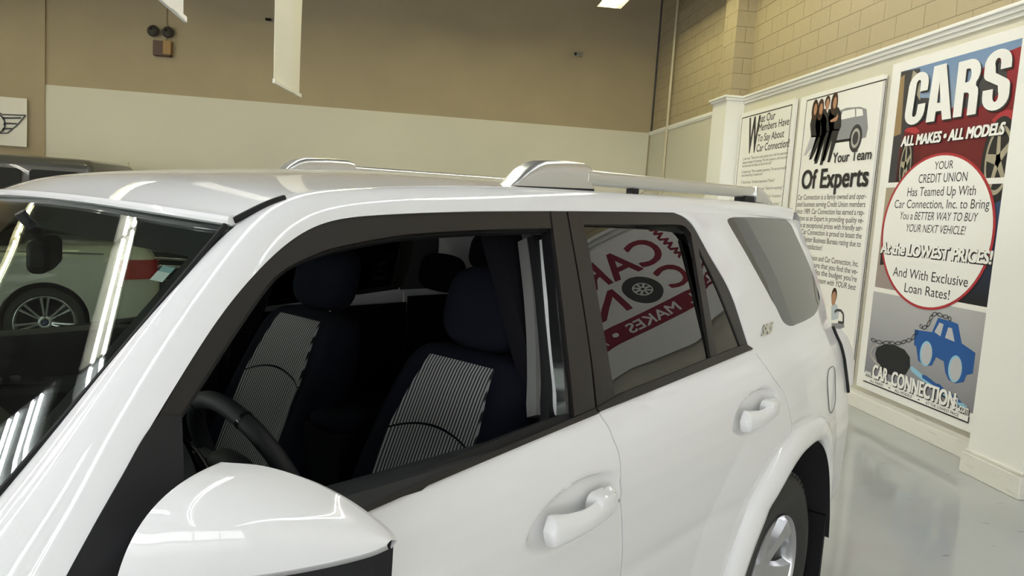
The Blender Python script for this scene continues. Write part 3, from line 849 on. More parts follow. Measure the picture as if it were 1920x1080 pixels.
# ---- door handles
def handle(hx, hz, slope, parent, sg, key):
    L = .122
    rows = []
    for t in np.linspace(-1, 1, 33):
        x = hx + t * L
        zc_ = hz + slope * t * L + .010 * (t + .2) ** 2
        hh = .027 + .005 * max(0, -t) ** 1 - .004 * (1 - t * t)
        e = min(1, (1 - abs(t)) / .10); e = math.sqrt(max(0, 1 - (1 - e) ** 2)) if e < 1 else 1
        hh *= max(.05, e)
        yb = -sy(x, hz)
        grip = math.cos(min(1, abs(t + .02) / .72) * math.pi / 2) ** .6 if abs(t + .02) < .72 else 0
        yo = yb - .036 + .010 * t * t + (1 - e) * .012
        yi = yb + .004 - .022 * grip
        ring = []
        for a_, b_ in ((yo + .010, -1.0), (yo + .002, -.72), (yo, -.3), (yo + .001, .2), (yo + .006, .62), (yo + .016, 1.0), (yi, .95), (yi, -.95)):
            ring.append((x, a_, zc_ + b_ * hh))
        R2 = np.array(ring); R2 = np.vstack([R2[-2:], R2, R2[:3]]); R2 = crom(R2, 5)[2 * 5:10 * 5]
        rows.append(R2)
    mb = MB().loft(rows)
    v = mb.v
    if sg < 0: mb.v = [(a, -b, c) for a, b, c in v]
    h = mb.build('door_handle', M['paint'], parent, sharp=75)
    # rear pivot cap
    pv = MB().loft([[(hx + L - .075 + dx * k + ox, -sy(hx, hz) + yy, hz + slope * L + .010 + dz * k) for dx, dz in rrect(.03, 0, .082, .052, .022)] for yy, k, ox in ((.01, 1.0, 0), (-.020, .97, .001), (-.028, .88, .003), (-.031, .6, .004))])
    if sg < 0: pv.v = [(a, -b, c) for a, b, c in pv.v]
    pv.build('handle_cap', M['paint'], parent, sharp=40)
    if key and sg > 0:
        kx = hx + L - .012
        MB().lathe([(0, 0), (.006, 0), (.0065, -.004)], (kx, -sy(hx, hz) - .028, hz + slope * L + .012), (0, -1, 0), 16).build('keyhole', M['gap'], parent)
def mkh(sg):
    handle(1.425, 1.008, .03, FD[sg], sg, True)
    handle(2.395, 1.066, .03, RD[sg], sg, False)
both(mkh)

# ---- roof rails
def rail(sg):
    r_ = MB()
    x0, x1 = 1.90, 3.10
    zt = lambda x: 1.789 + (x - 1.95) * .0235
    rows = []
    for x in np.linspace(x0, x1, 20):
        h = .044; yc = -.562
        rows.append([(x, yc - (u - 0) , zt(x) - h / 2 + w) for u, w in rrect(0, 0, .044, h, .015)])
    mb = MB().loft(rows)
    mb.v = [(a, b * sg, c) for a, b, c in mb.v]
    rr = mb.build('roof_rail', M['silver'], suv, sharp=50)
    # front foot
    rows = []
    for x, h, w, ysh in ((1.585, .006, .05, .008), (1.605, .022, .058, .006), (1.64, .050, .066, .004), (1.675, .068, .07, .002), (1.71, .076, .072, 0), (1.80, .080, .072, 0), (1.895, .078, .07, 0), (1.925, .070, .066, 0)):
        zb_ = 1.716 + (x - 1.6) * .040
        yc = -.548
        ring = []
        for u, v in ((-.5, 0), (-.5, .55), (-.47, .80), (-.38, .95), (-.25, 1.0), (.25, 1.0), (.38, .95), (.47, .80), (.5, .55), (.5, 0)):
            ring.append((x, yc + ysh + u * w, zb_ + v * h))
        rows.append(ring)
    mb = MB().loft(rows); mb.v = [(a, b * sg, c) for a, b, c in mb.v]
    mb.build('rail_foot', M['silver'], rr, sharp=40)
    mb = MB().box(1.59, 1.93, -.585, -.515, 1.702, 1.722); mb.v = [(a, b * sg, c + (a - 1.6) * .04) for a, b, c in mb.v]; mb.build('rubber_pad', M['rubber'], rr)
    # rear foot
    rows = []
    for x, h in ((3.085, .050), (3.10, .062), (3.15, .060), (3.20, .040), (3.255, .008)):
        zb_ = 1.757 + (x - 3.1) * .004
        rows.append([(x, -.562 + u * .06, zb_ + v * h) for u, v in ((-.5, 0), (-.5, .55), (-.45, .85), (-.3, 1.0), (.3, 1.0), (.45, .85), (.5, .55), (.5, 0))])
    mb = MB().loft(rows); mb.v = [(a, b * sg, c) for a, b, c in mb.v]
    mb.build('rail_foot', M['silver'], rr, sharp=40)
    mb = MB().box(2.99, 3.09, -.585, -.54, 1.750, 1.775); mb.v = [(a, b * sg, c) for a, b, c in mb.v]; mb.build('rubber_pad', M['rubber'], rr)
    mb = MB().box(2.16, 2.195, -.575, -.55, 1.733, 1.760); mb.v = [(a, b * sg, c) for a, b, c in mb.v]; mb.build('rail_support', M['rubber'], rr)
both(rail)

# ---- wing mirrors: white cap swept back to its outer tip, black housing under it
def wing_mirror(sg):
    Fr = [(.475, -.940, 1.195), (.500, -.965, 1.192), (.545, -1.000, 1.190), (.605, -1.037, 1.191), (.670, -1.070, 1.195), (.725, -1.092, 1.200), (.752, -1.101, 1.206)]
    Tp = [(.615, -.918, 1.300), (.655, -.955, 1.296), (.690, -.995, 1.283), (.722, -1.028, 1.262), (.748, -1.058, 1.238), (.762, -1.084, 1.220), (.762, -1.100, 1.210)]
    Fr, Tp = crom(Fr, 6), crom(Tp, 6)
    n = len(Fr); rows = []
    for i in range(n):
        t = i / (n - 1); a, b = Fr[i], Tp[i]; d = b - a
        nn = np.array([-.62, -.45, .64]); nn = nn - d * (nn @ d) / (d @ d); nn /= np.linalg.norm(nn)
        w = np.linalg.norm(d); row = []
        for s_ in np.linspace(0, 1, 20):
            row.append(a + d * s_ + nn * w * (1.30 * s_ * (1 - s_) * (1 - .35 * s_) + .10 * math.sin(math.pi * min(1, s_ * 6)) * 0))
        rows.append(row)
    C = np.array(rows)
    # rounded inner end
    ends = []
    for k in (1.0, .8, .45):
        c0 = C[0].mean(0); ends.append(c0 + (C[0] - c0) * (k if k < 1 else 1) + np.array([.012, .03, -.006]) * (1 - k) * 1.6)
    C = np.vstack([np.array(ends[::-1][:2]), C])
    mb = MB().grid(C)
    lip = [C[:, 0], C[:, 0] + np.array([.010, .008, -.012]), C[:, 0] + np.array([.025, .02, -.016])]
    mb.grid(lip)
    back = [C[:, -1], C[:, -1] + np.array([.012, .003, -.006]), C[:, -1] + np.array([.010, .012, -.02])]
    mb.grid(back)
    mb.v = [(a, b * sg, c) for a, b, c in mb.v]
    cap_ = mb.build('wing_mirror', M['paint'], FD[sg], sharp=50)
    # housing below: from the cap's lower edge round to the glass side
    A0 = C[2:-4, 0] + np.array([.016, .014, -.010]); A1 = C[2:-4, -1] + np.array([.014, .004, -.012])
    cen = (A0 + A1) / 2
    rws = []
    for k, dz in ((1.0, 0), (.98, -.03), (.92, -.065), (.80, -.095), (.55, -.115), (.15, -.122)):
        lo = [np.concatenate([(A0[i][:2] - cen[i][:2]) * k + cen[i][:2], [min(A0[i][2], 1.19) + dz]]) for i in range(len(A0))]
        hi = [np.concatenate([(A1[i][:2] - cen[i][:2]) * k + cen[i][:2], [A1[i][2] + (min(A0[i][2], 1.19) + dz - A1[i][2]) * (0 if dz == 0 else min(1, -dz / .03 * .8 + .2))]]) for i in range(len(A1))]
        rws.append(np.array(lo + hi[::-1]))
    hm = MB().grid(rws, closev=True); hm.v = [(a, b * sg, c) for a, b, c in hm.v]
    hm.build('mirror_housing', M['black_plastic'], cap_, sharp=60)
    gl = [(.650, -.945, 1.275), (.700, -1.0, 1.262), (.745, -1.055, 1.222), (.757, -1.085, 1.195), (.74, -1.07, 1.12), (.69, -1.0, 1.10), (.64, -.94, 1.11)]
    MB().prism([(a + .02, b * sg, c) for a, b, c in gl], (.006, .004 * sg, 0)).build('mirror_glass', M['chrome'], cap_, smooth=False)
    MB().loft([[(x + u, y * sg, z + v) for u, v in rrect(0, 0, .11, .05, .02)] for x, y, z in ((.565, -.80, 1.175), (.575, -.88, 1.165), (.60, -.96, 1.15))]).build('mirror_arm', M['black_plastic'], cap_, sharp=50)
both(wing_mirror)

# ---- tail lamp, fuel door, badge
def tail(sg):
    rows = []
    for z, d0, d1 in ((.96, .0, .03), (1.0, .0, .06), (1.06, .0, .09), (1.12, .0, .10), (1.18, .0, .09), (1.22, .0, .05)):
        x = tailx(z) + .006; y = sy(tailx(z), z)
        rows.append([(x - .01, -y + .004, z), (x + .01, -y - .004, z), (x + d1 * .5, -y - .012, z), (x + d1 * 1.2, -y - .014, z), (x + d1 * 1.5, -y + .05, z), (x + d1 * 1.6, -y + .16, z)])
    P = np.array(rows)
    sheet('tail_lamp', P[:, 1:], mat('lamp_clear', (.75, .74, .74), .12, coat=1) if 'lamp' not in M else M['lamp'], suv, sg, .004)
    gk = [unS(*p, -.004) for p in [(1554, 613), (1562, 640), (1571, 668), (1579, 695), (1587, 716)]]
    gk = [np.array([tailx(p) , -sy(tailx(p), p) - .003, p]) for p in np.linspace(1.235, .93, 9)]
    MB().tube([(p[0] + .004, p[1] * sg, p[2]) for p in gk], .009, 8).build('lamp_gasket', M['black_gloss'], suv)
M['lamp'] = mat('lamp_clear', (.75, .74, .74), .12, coat=1)
both(tail)
# fuel door outline on the driver's side
fd_c = (3.335, 1.005)
fdo = [np.array(body_pt(fd_c[0] + u, fd_c[1] + v)) + np.array([0, -.002, 0]) for u, v in rrect(0, 0, .17, .18, .05, 6)]
MB().tube(fdo, .0013, 6, closed=True).build('fuel_door_seam', M['trim_grey'], suv)
ins = [[body_pt(fd_c[0] + u * s, fd_c[1] + v * s) + np.array([0, -.001 - .004 * (1 - s), 0]) for u, v in rrect(0, 0, .165, .175, .05, 6)] for s in (1, .9, .5, .05)]
MB().loft(ins).build('fuel_door', M['paint'], suv)

# ---- cabin
def superell(c, a, b, d, e=2.6, n=20, m=14, tilt=0.0):
    """soft box: rounded cushion with half sizes a, b, d"""
    rows = []
    f = lambda v, p: (abs(v) ** p) * (1 if v >= 0 else -1)
    for i in range(m + 1):
        ph = -math.pi / 2 + math.pi * i / m
        row = []
        for k in range(n):
            th = 2 * math.pi * k / n
            x = a * f(math.cos(ph), 2 / e) * f(math.cos(th), 2 / e); y = b * f(math.cos(ph), 2 / e) * f(math.sin(th), 2 / e); z = d * f(math.sin(ph), 2 / e)
            row.append((c[0] + x * math.cos(tilt) + z * math.sin(tilt), c[1] + y, c[2] - x * math.sin(tilt) + z * math.cos(tilt)))
        rows.append(row)
    return MB().grid(rows, closev=True)
def seat(yc, x0, who):
    zc = [.56, .66, .76, .88, 1.0, 1.10, 1.18, 1.23, 1.262, 1.275]
    wd = [.22, .25, .265, .27, .265, .255, .24, .225, .19, .12]
    th = [.09, .10, .105, .10, .095, .088, .08, .07, .055, .03]
    bo = [.015, .03, .038, .038, .032, .024, .018, .012, .006, 0]
    ax = lambda z: x0 - .36 * (1.25 - z)
    rings = []
    for z, w, t, b in zip(zc, wd, th, bo):
        ring = []
        for k in range(32):
            a = 2 * math.pi * k / 32
            c, s = math.cos(a), math.sin(a)
            yy = (abs(c) ** .62) * (1 if c > 0 else -1) * w
            xx = (abs(s) ** .8) * (-1 if s > 0 else 1) * t
            if s > 0:
                u = abs(yy) / w
                xx -= b * max(0, min(1, (u - .45) / .3)) ** 1.5 * (1 - max(0, (u - .85) / .15)) ** .5 if u < 1 else 0
            ring.append((ax(z) + xx, yc + yy, z))
        rings.append(ring)
    R_ = np.array([crom([r[k] for r in rings], 4) for k in range(32)]).transpose(1, 0, 2)
    bk = MB().loft(R_).build('front_seat', M['navy'], suv, sharp=60)
    superell((x0 - .50, yc, .58), .28, .255, .10, 3.2, tilt=.12).build('seat_cushion', M['navy'], bk, sharp=60)
    hd = superell((x0 + .035, yc, 1.385), .062, .145, .115, 3.0, 28, 18, tilt=.22).build('headrest', M['navy'], bk, sharp=60)
    for s in (-1, 1):
        MB().tube([(x0 + .0, yc + s * .06, 1.24), (x0 + .03, yc + s * .06, 1.34)], .007, 8).build('headrest_post', M['chrome'], bk)
    # striped centre panels
    def front(y, z):
        i = np.interp(z, zc, range(len(zc))); w = np.interp(i, range(len(zc)), wd); t = np.interp(i, range(len(zc)), th); b = np.interp(i, range(len(zc)), bo)
        u = min(.999, abs(y) / w)
        s = (1 - u ** (1 / .62 * 2)) ** .5 if u < 1 else 0
        xx = -(abs(s) ** .8) * t - b * max(0, min(1, (u - .45) / .3)) ** 1.5
        return np.array([ax(z) + xx - .006 - .014 * u * u, yc + y, z])
    seam = lambda y: 1.055 + .035 * (1 - (y / .15) ** 2)
    hwid = lambda z: float(np.interp(z, [.62, .80, 1.0, 1.05, 1.15, 1.22, 1.27], [.138, .150, .156, .156, .138, .122, .114]))
    for nm, lo, hi in (('fabric_panel', lambda y: .64, lambda y: seam(y) - .003), ('fabric_panel', lambda y: seam(y) + .003, lambda y: 1.252)):
        P = []
        for t in np.linspace(0, 1, 24):
            row = []
            for s in np.linspace(-1, 1, 17):
                z = lo(s * .15) + (hi(s * .15) - lo(s * .15)) * t
                row.append(front(s * hwid(z), z))
            P.append(row)
        P = np.array(P)
        n = np.cross(P[1, 8] - P[0, 8], P[0, 9] - P[0, 8])
        if n[0] > 0: P = P[::-1]
        slab(P, .008).build(nm, M['stripe'], bk, fix=False)
    return bk
seat(-.472, 1.60, 'driver')
seat(.335, 1.645, 'passenger')
# rear bench with three headrests
rb = MB().loft([[(2.42 + .28 * (z - .6) + dx, y, z) for y, dx in ((-.66, .16), (-.66, -.02), (-.5, -.06), (0, -.045), (.5, -.06), (.66, -.02), (.66, .16))] for z in (.60, .80, 1.0, 1.15, 1.21)])
rbo = rb.build('rear_bench', M['navy'], suv)
MB().box(1.95, 2.45, -.66, .66, .55, .70).build('seat_cushion', M['navy'], rbo, bevel=.05)
for y in (-.42, .26, .50):
    superell((2.46, y if y != .50 else .56, 1.475 if y == .26 else 1.36), .06, .115 if y == .26 else .12, .085, 3.0, tilt=.2).build('headrest', M['navy'], rbo)
MB().tube([(2.46, .20, 1.2), (2.46, .20, 1.42)], .006, 6).build('headrest_post', M['chrome'], rbo)
MB().tube([(2.46, .32, 1.2), (2.46, .32, 1.42)], .006, 6).build('headrest_post', M['chrome'], rbo)
# dashboard, binnacle, steering wheel, console
prof = [(.24, 1.00), (.30, 1.045), (.48, 1.085), (.66, 1.10), (.745, 1.085), (.775, 1.04), (.76, .92), (.72, .75), (.60, .60)]
MB().grid([[(x - .05 * (1 - (y / .75) ** 2), y, z) for x, z in prof] for y in np.linspace(-.78, .78, 21)]).build('dashboard', M['dash'], suv)
bn = []
for x, k in ((.56, .55), (.60, .85), (.68, 1.0), (.76, 1.0), (.80, .96), (.785, .85)):
    bn.append([(x - .03 * abs(math.cos(a)), -.40 + .19 * k * math.cos(a), 1.06 + .125 * k * math.sin(a)) for a in np.linspace(0, math.pi, 20)])
bno = MB().grid(bn).build('instrument_hood', M['dash'], suv)
MB().tube([(.803, -.40 + .180 * math.cos(a), 1.06 + .116 * math.sin(a)) for a in np.linspace(.1, math.pi - .1, 30)], .004, 6).build('chrome_trim', M['chrome'], bno)
MB().grid([[(.77, -.40 + .17 * k * math.cos(a), 1.06 + .11 * k * math.sin(a)) for a in np.linspace(0, math.pi, 20)] for k in (.02, 1)]).build('gauge_face', M['black_gloss'], bno)
wc = np.array([.975, -.39, 1.05]); tl = math.radians(25)
e1, e2, e3 = np.array([0, 1., 0]), np.array([-math.sin(tl), 0, math.cos(tl)]), np.array([math.cos(tl), 0, math.sin(tl)])
sw = MB().tube([wc + .19 * (math.cos(a) * e2 + math.sin(a) * e1) for a in np.linspace(0, 2 * math.pi, 64, endpoint=False)], .0195, 14, closed=True).build('steering_wheel', M['dash'], suv)
lo = MB()
for a in (-28, 28):
    aa = math.radians(a)
    MB().tube([wc + .19 * (math.cos(t) * e2 + math.sin(t) * e1) for t in (aa - .02, aa + .02)], .0206, 14).build('rim_seam', M['black_gloss'], sw)
for a in (90, 270, 180):
    t = math.radians(a)
    MB().loft([[wc - e3 * .02 + r_ * (math.cos(t) * e2 + math.sin(t) * e1) + w_ * (-math.sin(t) * e2 + math.cos(t) * e1) * s1 + e3 * .012 * s2 for s1, s2 in ((-1, -1), (1, -1), (1, 1), (-1, 1))] for r_, w_ in ((.05, .045), (.12, .028), (.185, .024))]).build('spoke', M['dash'], sw)
superell(wc - e3 * .03, .035, .085, .075, 2.8, tilt=-tl).build('airbag_cover', M['dash'], sw)
MB().tube([wc - e3 * .05, wc - e3 * .30], .035, 12).build('steering_column', M['dash'], sw)
MB().box(.74, 1.95, -.115, .115, .44, .78).build('centre_console', M['cabin'], suv, bevel=.02)
superell((1.60, 0, .985), .17, .10, .03, 3.4).build('armrest', M['navy'], suv, sharp=60)
MB().box(1.44, 1.76, -.095, .095, .78, .97).build('armrest_box', M['cabin'], suv, bevel=.01)
# inner door panels: belt roll, armrest with switch plate, bright pull trim
def lining(sg):
    P = np.array([[(x, -(sy(x, 1.1) - .12 - .02 * math.sin(min(1, max(0, (z - .5) / .6)) * math.pi)), z) for z in np.linspace(.45, 1.165, 20)] for x in np.linspace(.46, 1.56, 24)])
    o = sheet('door_lining', P, M['dash'], FD[sg], sg, .012, flip=True)
    roll = [[(x, sg * -(sy(x, 1.1) - a_), z) for a_, z in ((.035, 1.155), (.05, 1.178), (.085, 1.182), (.12, 1.172), (.135, 1.15), (.135, 1.12))] for x in np.linspace(.46, 1.56, 24)]
    MB().grid(roll).build('belt_roll', M['dash'], o)
    arm = [[(x, sg * -(.80 - a_ - .02 * (1 - abs(x - .9) / .45)), z + .05 * (.9 - x)) for a_, z in ((.0, .92), (.07, .93), (.10, .97), (.10, 1.01), (.085, 1.03), (.0, 1.04))] for x in np.linspace(.52, 1.24, 20)]
    MB().loft(arm).build('door_armrest', M['dash'], o)
    MB().loft([[(x, sg * -(.745 - .02 * (1 - abs(x - .9) / .45) + u), 1.0395 + .05 * (.9 - x) + zz) for u, zz in ((-.03, 0), (.03, 0), (.03, .006), (-.03, .006))] for x in np.linspace(.72, .92, 6)]).build('switch_plate', M['black_gloss'], o)
    for x in (.76, .81, .86):
        MB().box(x - .012, x + .012, *sorted((sg * -.765 + (.0), sg * -.735)), 1.045 + .05 * (.9 - x), 1.056 + .05 * (.9 - x)).build('window_switch', M['trim_grey'], o, bevel=.003)
    MB().tube([(1.10 + .13 * t, sg * -(.70 + .03 * math.sin(t * math.pi)), 1.05 - .02 * t - .28 * t * t) for t in np.linspace(0, 1, 14)], [.010] * 14, 8).build('door_pull', M['alloy'], o)
both(lining)
def rear_lining(sg):
    P = np.array([[(x, -(sy(x, 1.1) - .12), z) for z in np.linspace(.45, 1.19, 8)] for x in np.linspace(1.66, 2.5, 12)])
    sheet('door_lining', P, M['cabin'], RD[sg], sg, .012, flip=True)
    P = np.array([[(x, -(sy(x, 1.15) - .12), z) for z in np.linspace(.45, 1.22, 8)] for x in np.linspace(2.5, 3.6, 12)])
    sheet('cargo_lining', P, M['cabin'], suv, sg, .012, flip=True)
    MB().loft([[(1.60 + k * (-.02), sg * -(sy(1.6, z) - d - .03), z) for k, d in ((-2.5, .12), (2.5, .12), (2.5, .18), (-2.5, .18))] for z in np.linspace(.5, 1.62, 8)]).build('inner_pillar', M['cabin'], suv)
both(rear_lining)
# SR5 letters

# ================================================================== lettering
_caps = {}
def text_mesh(s, offset=0.0, shear=0.0, space=1.0):
    cu = bpy.data.curves.new('lettering', 'FONT')
    cu.body = s; cu.size = 1.0; cu.offset = offset; cu.shear = shear; cu.space_character = space
    cu.resolution_u = 4
    o = bpy.data.objects.new('lettering', cu); COL.objects.link(o)
    dg = bpy.context.evaluated_depsgraph_get(); dg.update()
    me = bpy.data.meshes.new_from_object(o.evaluated_get(dg))
    v = np.array([x.co[:] for x in me.vertices]); f = [tuple(p.vertices) for p in me.polygons]
    bpy.data.objects.remove(o); bpy.data.curves.remove(cu); bpy.data.meshes.remove(me)
    return v, f
CAPH = text_mesh('H')[0][:, 1].max()
class Poster:
    """a flat board on the right wall; local x along the wall (as read), y up, z out into the room"""
    def __init__(self, name, label, cat, tl, y1, z0, z1, plane=XW - .045, group=None, thick=.045):
        self.plane = plane
        self.Y0 = tl; self.z0 = z0; self.w = tl - y1; self.h = z1 - z0
        self.o = bpy.data.objects.new(name, None); COL.objects.link(self.o)
        self.o.matrix_world = Matrix(((0, 0, -1, plane), (-1, 0, 0, tl), (0, 1, 0, z0), (0, 0, 0, 1)))
        tag(self.o, label, cat, group)
        self.board = MB().box(0, self.w, 0, self.h, -thick, 0).build('board', M['poster_white'], self.o, bevel=.004)
        self.layer = 1
    def uv(self, px, py):
        P = onW(px, py, 0, self.plane); return np.array([self.Y0 - P[1], P[2] - self.z0])
    def flat(self, name, pts, m, raw=False, z=None):
        """printed shape from image points (or board coordinates)"""
        P = [np.array(p) if raw else self.uv(*p) for p in pts]
        z = z if z is not None else self.layer * .0006
        a = sum(P[i][0] * P[(i + 1) % len(P)][1] - P[(i + 1) % len(P)][0] * P[i][1] for i in range(len(P)))
        if a < 0: P = P[::-1]
        o = MB().poly([(p[0], p[1], z) for p in P]).build(name, m, self.o, smooth=False, fix=False)
        bm = bmesh.new(); bm.from_mesh(o.data); bmesh.ops.triangulate(bm, faces=bm.faces); bm.to_mesh(o.data); bm.free()
        return o
    def lines(self, name, items, m, z=None):
        """items: (string, left, right, cap height[, offset, shear]) with left/right in board coordinates on one baseline"""
        z = z if z is not None else self.layer * .0006
        for it in items:
            mb = MB()
            s, (u0, v0), u1, h = it[:4]
            off = it[4] if len(it) > 4 else 0; sh = it[5] if len(it) > 5 else 0
            v, f = text_mesh(s, 0, sh)
            v = v * np.array([(u1 - u0 - 2 * off * h) / (v[:, 0].max() - v[:, 0].min()), h * (1 - 1.2 * off) / CAPH, 0])
            x0 = v[:, 0].min()
            for i, (ex, ey) in enumerate([(0, 0), (1, .6), (-1, .6), (1, -.6), (-1, -.6), (1, 0), (-1, 0)] if off else [(0, 0)]):
                mb.add([(u0 + off * h * (1 + ex) + q[0] - x0, v0 + off * h * .6 * (1 + ey / .6) + q[1], z + i * .00002) for q in v], f)
            mb.build(name, m, self.o, smooth=False, fix=False)
    def text(self, s, pl, pr, top, off=0, sh=0):
        """string fitted between two baseline image points, cap height up to image point `top`"""
        a, b, t = self.uv(*pl), self.uv(*pr), self.uv(*top)
        return (s, (a[0], a[1]), b[0], t[1] - a[1], off, sh)
    def ellipse(self, name, c, ru, rv, m, n=64, r0=0.0, a0=0, z=None):
        z = z if z is not None else self.layer * .0006
        mb = MB()
        ring = lambda k: [(c[0] + ru * k * math.cos(t), c[1] + rv * k * math.sin(t), z) for t in np.linspace(0, 2 * math.pi, n, endpoint=False)]
        if r0: mb.grid([ring(r0), ring(1)], closev=True)
        else: mb.poly(ring(1))
        return mb.build(name, m, self.o, smooth=False, fix=False)
    def frame(self, name, x0, y0, x1, y1, t, m):
        mb = MB(); z = self.layer * .0006
        for a, b, c, d in ((x0, x1, y0, y0 + t), (x0, x1, y1 - t, y1), (x0, x0 + t, y0 + t, y1 - t), (x1 - t, x1, y0 + t, y1 - t)):
            mb.add([(a, c, z), (b, c, z), (b, d, z), (a, d, z)], [(0, 1, 2, 3)])
        return mb.build(name, m, self.o, smooth=False, fix=False)
ink = lambda n, c, r=.45: mat('print_' + n, c, r)
M['poster_white'] = mat('poster_board', (.87, .865, .82), .4)
I = {'black': ink('black', (.02, .02, .022)), 'red': ink('red', (.42, .035, .045)), 'dred': ink('dark_red', (.14, .012, .016)), 'white': ink('white', (.88, .88, .84)), 'grey': ink('grey', (.28, .285, .30)),
     'lgrey': ink('light_grey', (.50, .50, .52)), 'dark': ink('dark', (.05, .05, .055)), 'sky': ink('sky', (.20, .30, .46)), 'cloud': ink('cloud', (.50, .54, .58)), 'tan': ink('tan', (.32, .22, .11)), 'blue': ink('blue', (.02, .10, .33)), 'lblue': ink('light_blue', (.28, .55, .70)),
     'skin': ink('skin', (.46, .25, .15)), 'hair': ink('hair', (.05, .025, .015)), 'silver': ink('silver', (.42, .41, .38)), 'key': ink('key_black', (.016, .018, .022)), 'shirt': ink('shirt', (.50, .56, .60)), 'pink': ink('dusk', (.50, .42, .40)), 'maroon': ink('maroon', (.23, .012, .03)), 'brass': ink('brass', (.40, .36, .26))}
def gradient_mat(name, c0, c1):
    m = mat(name, c0, .45); nt = m.node_tree; N = nt.nodes.new; L = nt.links.new
    t = N('ShaderNodeTexCoord'); s = N('ShaderNodeSeparateXYZ'); r = N('ShaderNodeValToRGB'); L(t.outputs['Generated'], s.inputs[0]); L(s.outputs['Y'], r.inputs['Fac'])
    r.color_ramp.elements[0].color = (*c0, 1); r.color_ramp.elements[1].color = (*c1, 1); L(r.outputs['Color'], nt.nodes['Principled BSDF'].inputs['Base Color'])
    return m
# ---- poster: what our members have to say
p = Poster('poster', 'white poster headed What Our Members Have To Say, farthest along the right wall', 'poster', 8.62, 7.12, .28, 3.15)
p.frame('border', .05, .05, p.w - .05, p.h - .06, .014, I['black'])
p.lines('initial', [p.text('W', (1399, 288.5), (1420, 284), (1399, 223), .02)], I['black'])
p.lines('heading', [p.text('hat Our', (1423, 230.5), (1453, 226.2), (1423, 216.5), .016), p.text('Members Have', (1422, 246.5), (1479, 238), (1422, 233), .016),
                    p.text('To Say About', (1420, 266.3), (1469.5, 259), (1420, 253), .016), p.text('Car Connection!', (1418, 285), (1479.5, 276), (1418, 271.5), .016)], I['black'])
small = []
for s, py, r_ in (('J. Like most: "There are so many options, but to find the experience', 300.5, 1476), ('pleasant instead of frustrating. We will continue to tell everyone', 307.5, 1475), ('we know that the deals are worth the call!"', 314, 1446),
                  ('K. Sanders says: "Most competent experience. This was not stressful', 325, 1473), ('and everything is awesome!"', 331.5, 1430), ('T. Richard says: "Excellent experience! Thanks!"', 344.5, 1452), ('S. Martin says: "Best experience ever. Thanks for everything!"', 357.5, 1467), ('M. Allen says: "I will do my next one with Car Connection."', 371, 1466),
                  ('B. Carter says: "Friendly people and very fair prices."', 384, 1462), ('D. Young says: "Smooth from start to finish."', 397, 1456)):
    a = p.uv(1393 - (py - 300) * .09, py); b = p.uv(r_, py)
    small.append((s, (a[0], a[1]), b[0], .034))
p.lines('quote_text', small, I['black'])
# ---- poster: your team of experts
p = Poster('poster', 'white poster headed Your Team Of Experts, middle one on the right wall', 'poster', 6.98, 5.43, .24, 3.135)
P2 = p
tl, tr = p.uv(1513, 187), p.uv(1663, 147)
p.frame('border', tl[0], .06, tr[0], tr[1], .012, I['black'])
p.lines('heading', [p.text('Your Team', (1561.5, 305.7), (1634, 299.5), (1563, 287), .022), p.text('Of Experts', (1502.4, 354.5), (1628, 349), (1503.6, 320), .04)], I['black'], z=.0065)
lm, rm = p.uv(1495.4, 375)[0], p.uv(1623.7, 373)[0]
body = [('Car Connection is a family owned and oper-', 1623.7, 373), ('ated business serving Credit Union members', 1621, 388.2), ('since 1989. Car Connection has earned a rep-', 1619, 403.5), ('utation as an Expert in providing quality ve-', 1617.3, 418.3), ('hicles at exceptional prices with friendly ser-', 1615.4, 433),
        ('vice. Car Connection is proud to boast the', 1613.4, 447.5), ('highest Better Business Bureau rating due to', 1611.6, 463), ('customer satisfaction!', 1540.8, 469.8)]
it = []
for s, px, py in body:
    q = p.uv(px, py); it.append((s, (lm, q[1]), q[0] if 'satisf' in s else rm, .056, .008))
p.lines('paragraph_text', it, I['black'])
it = []
for s, px, py, sh in (('Your Credit Union and Car Connection, Inc.', 1606.4, 500, 0), ('want to make sure that you find the ve-', 1604.3, 514, 0), ("hicle that best fits the budget you're", 1602.5, 528, 0), ('working with. Your team with YOUR best', 1601, 543.7, .2)):
    q = p.uv(px, py); it.append((s, (lm, q[1]), rm, .056, .008, sh))
p.lines('paragraph_text', it, I['black'])
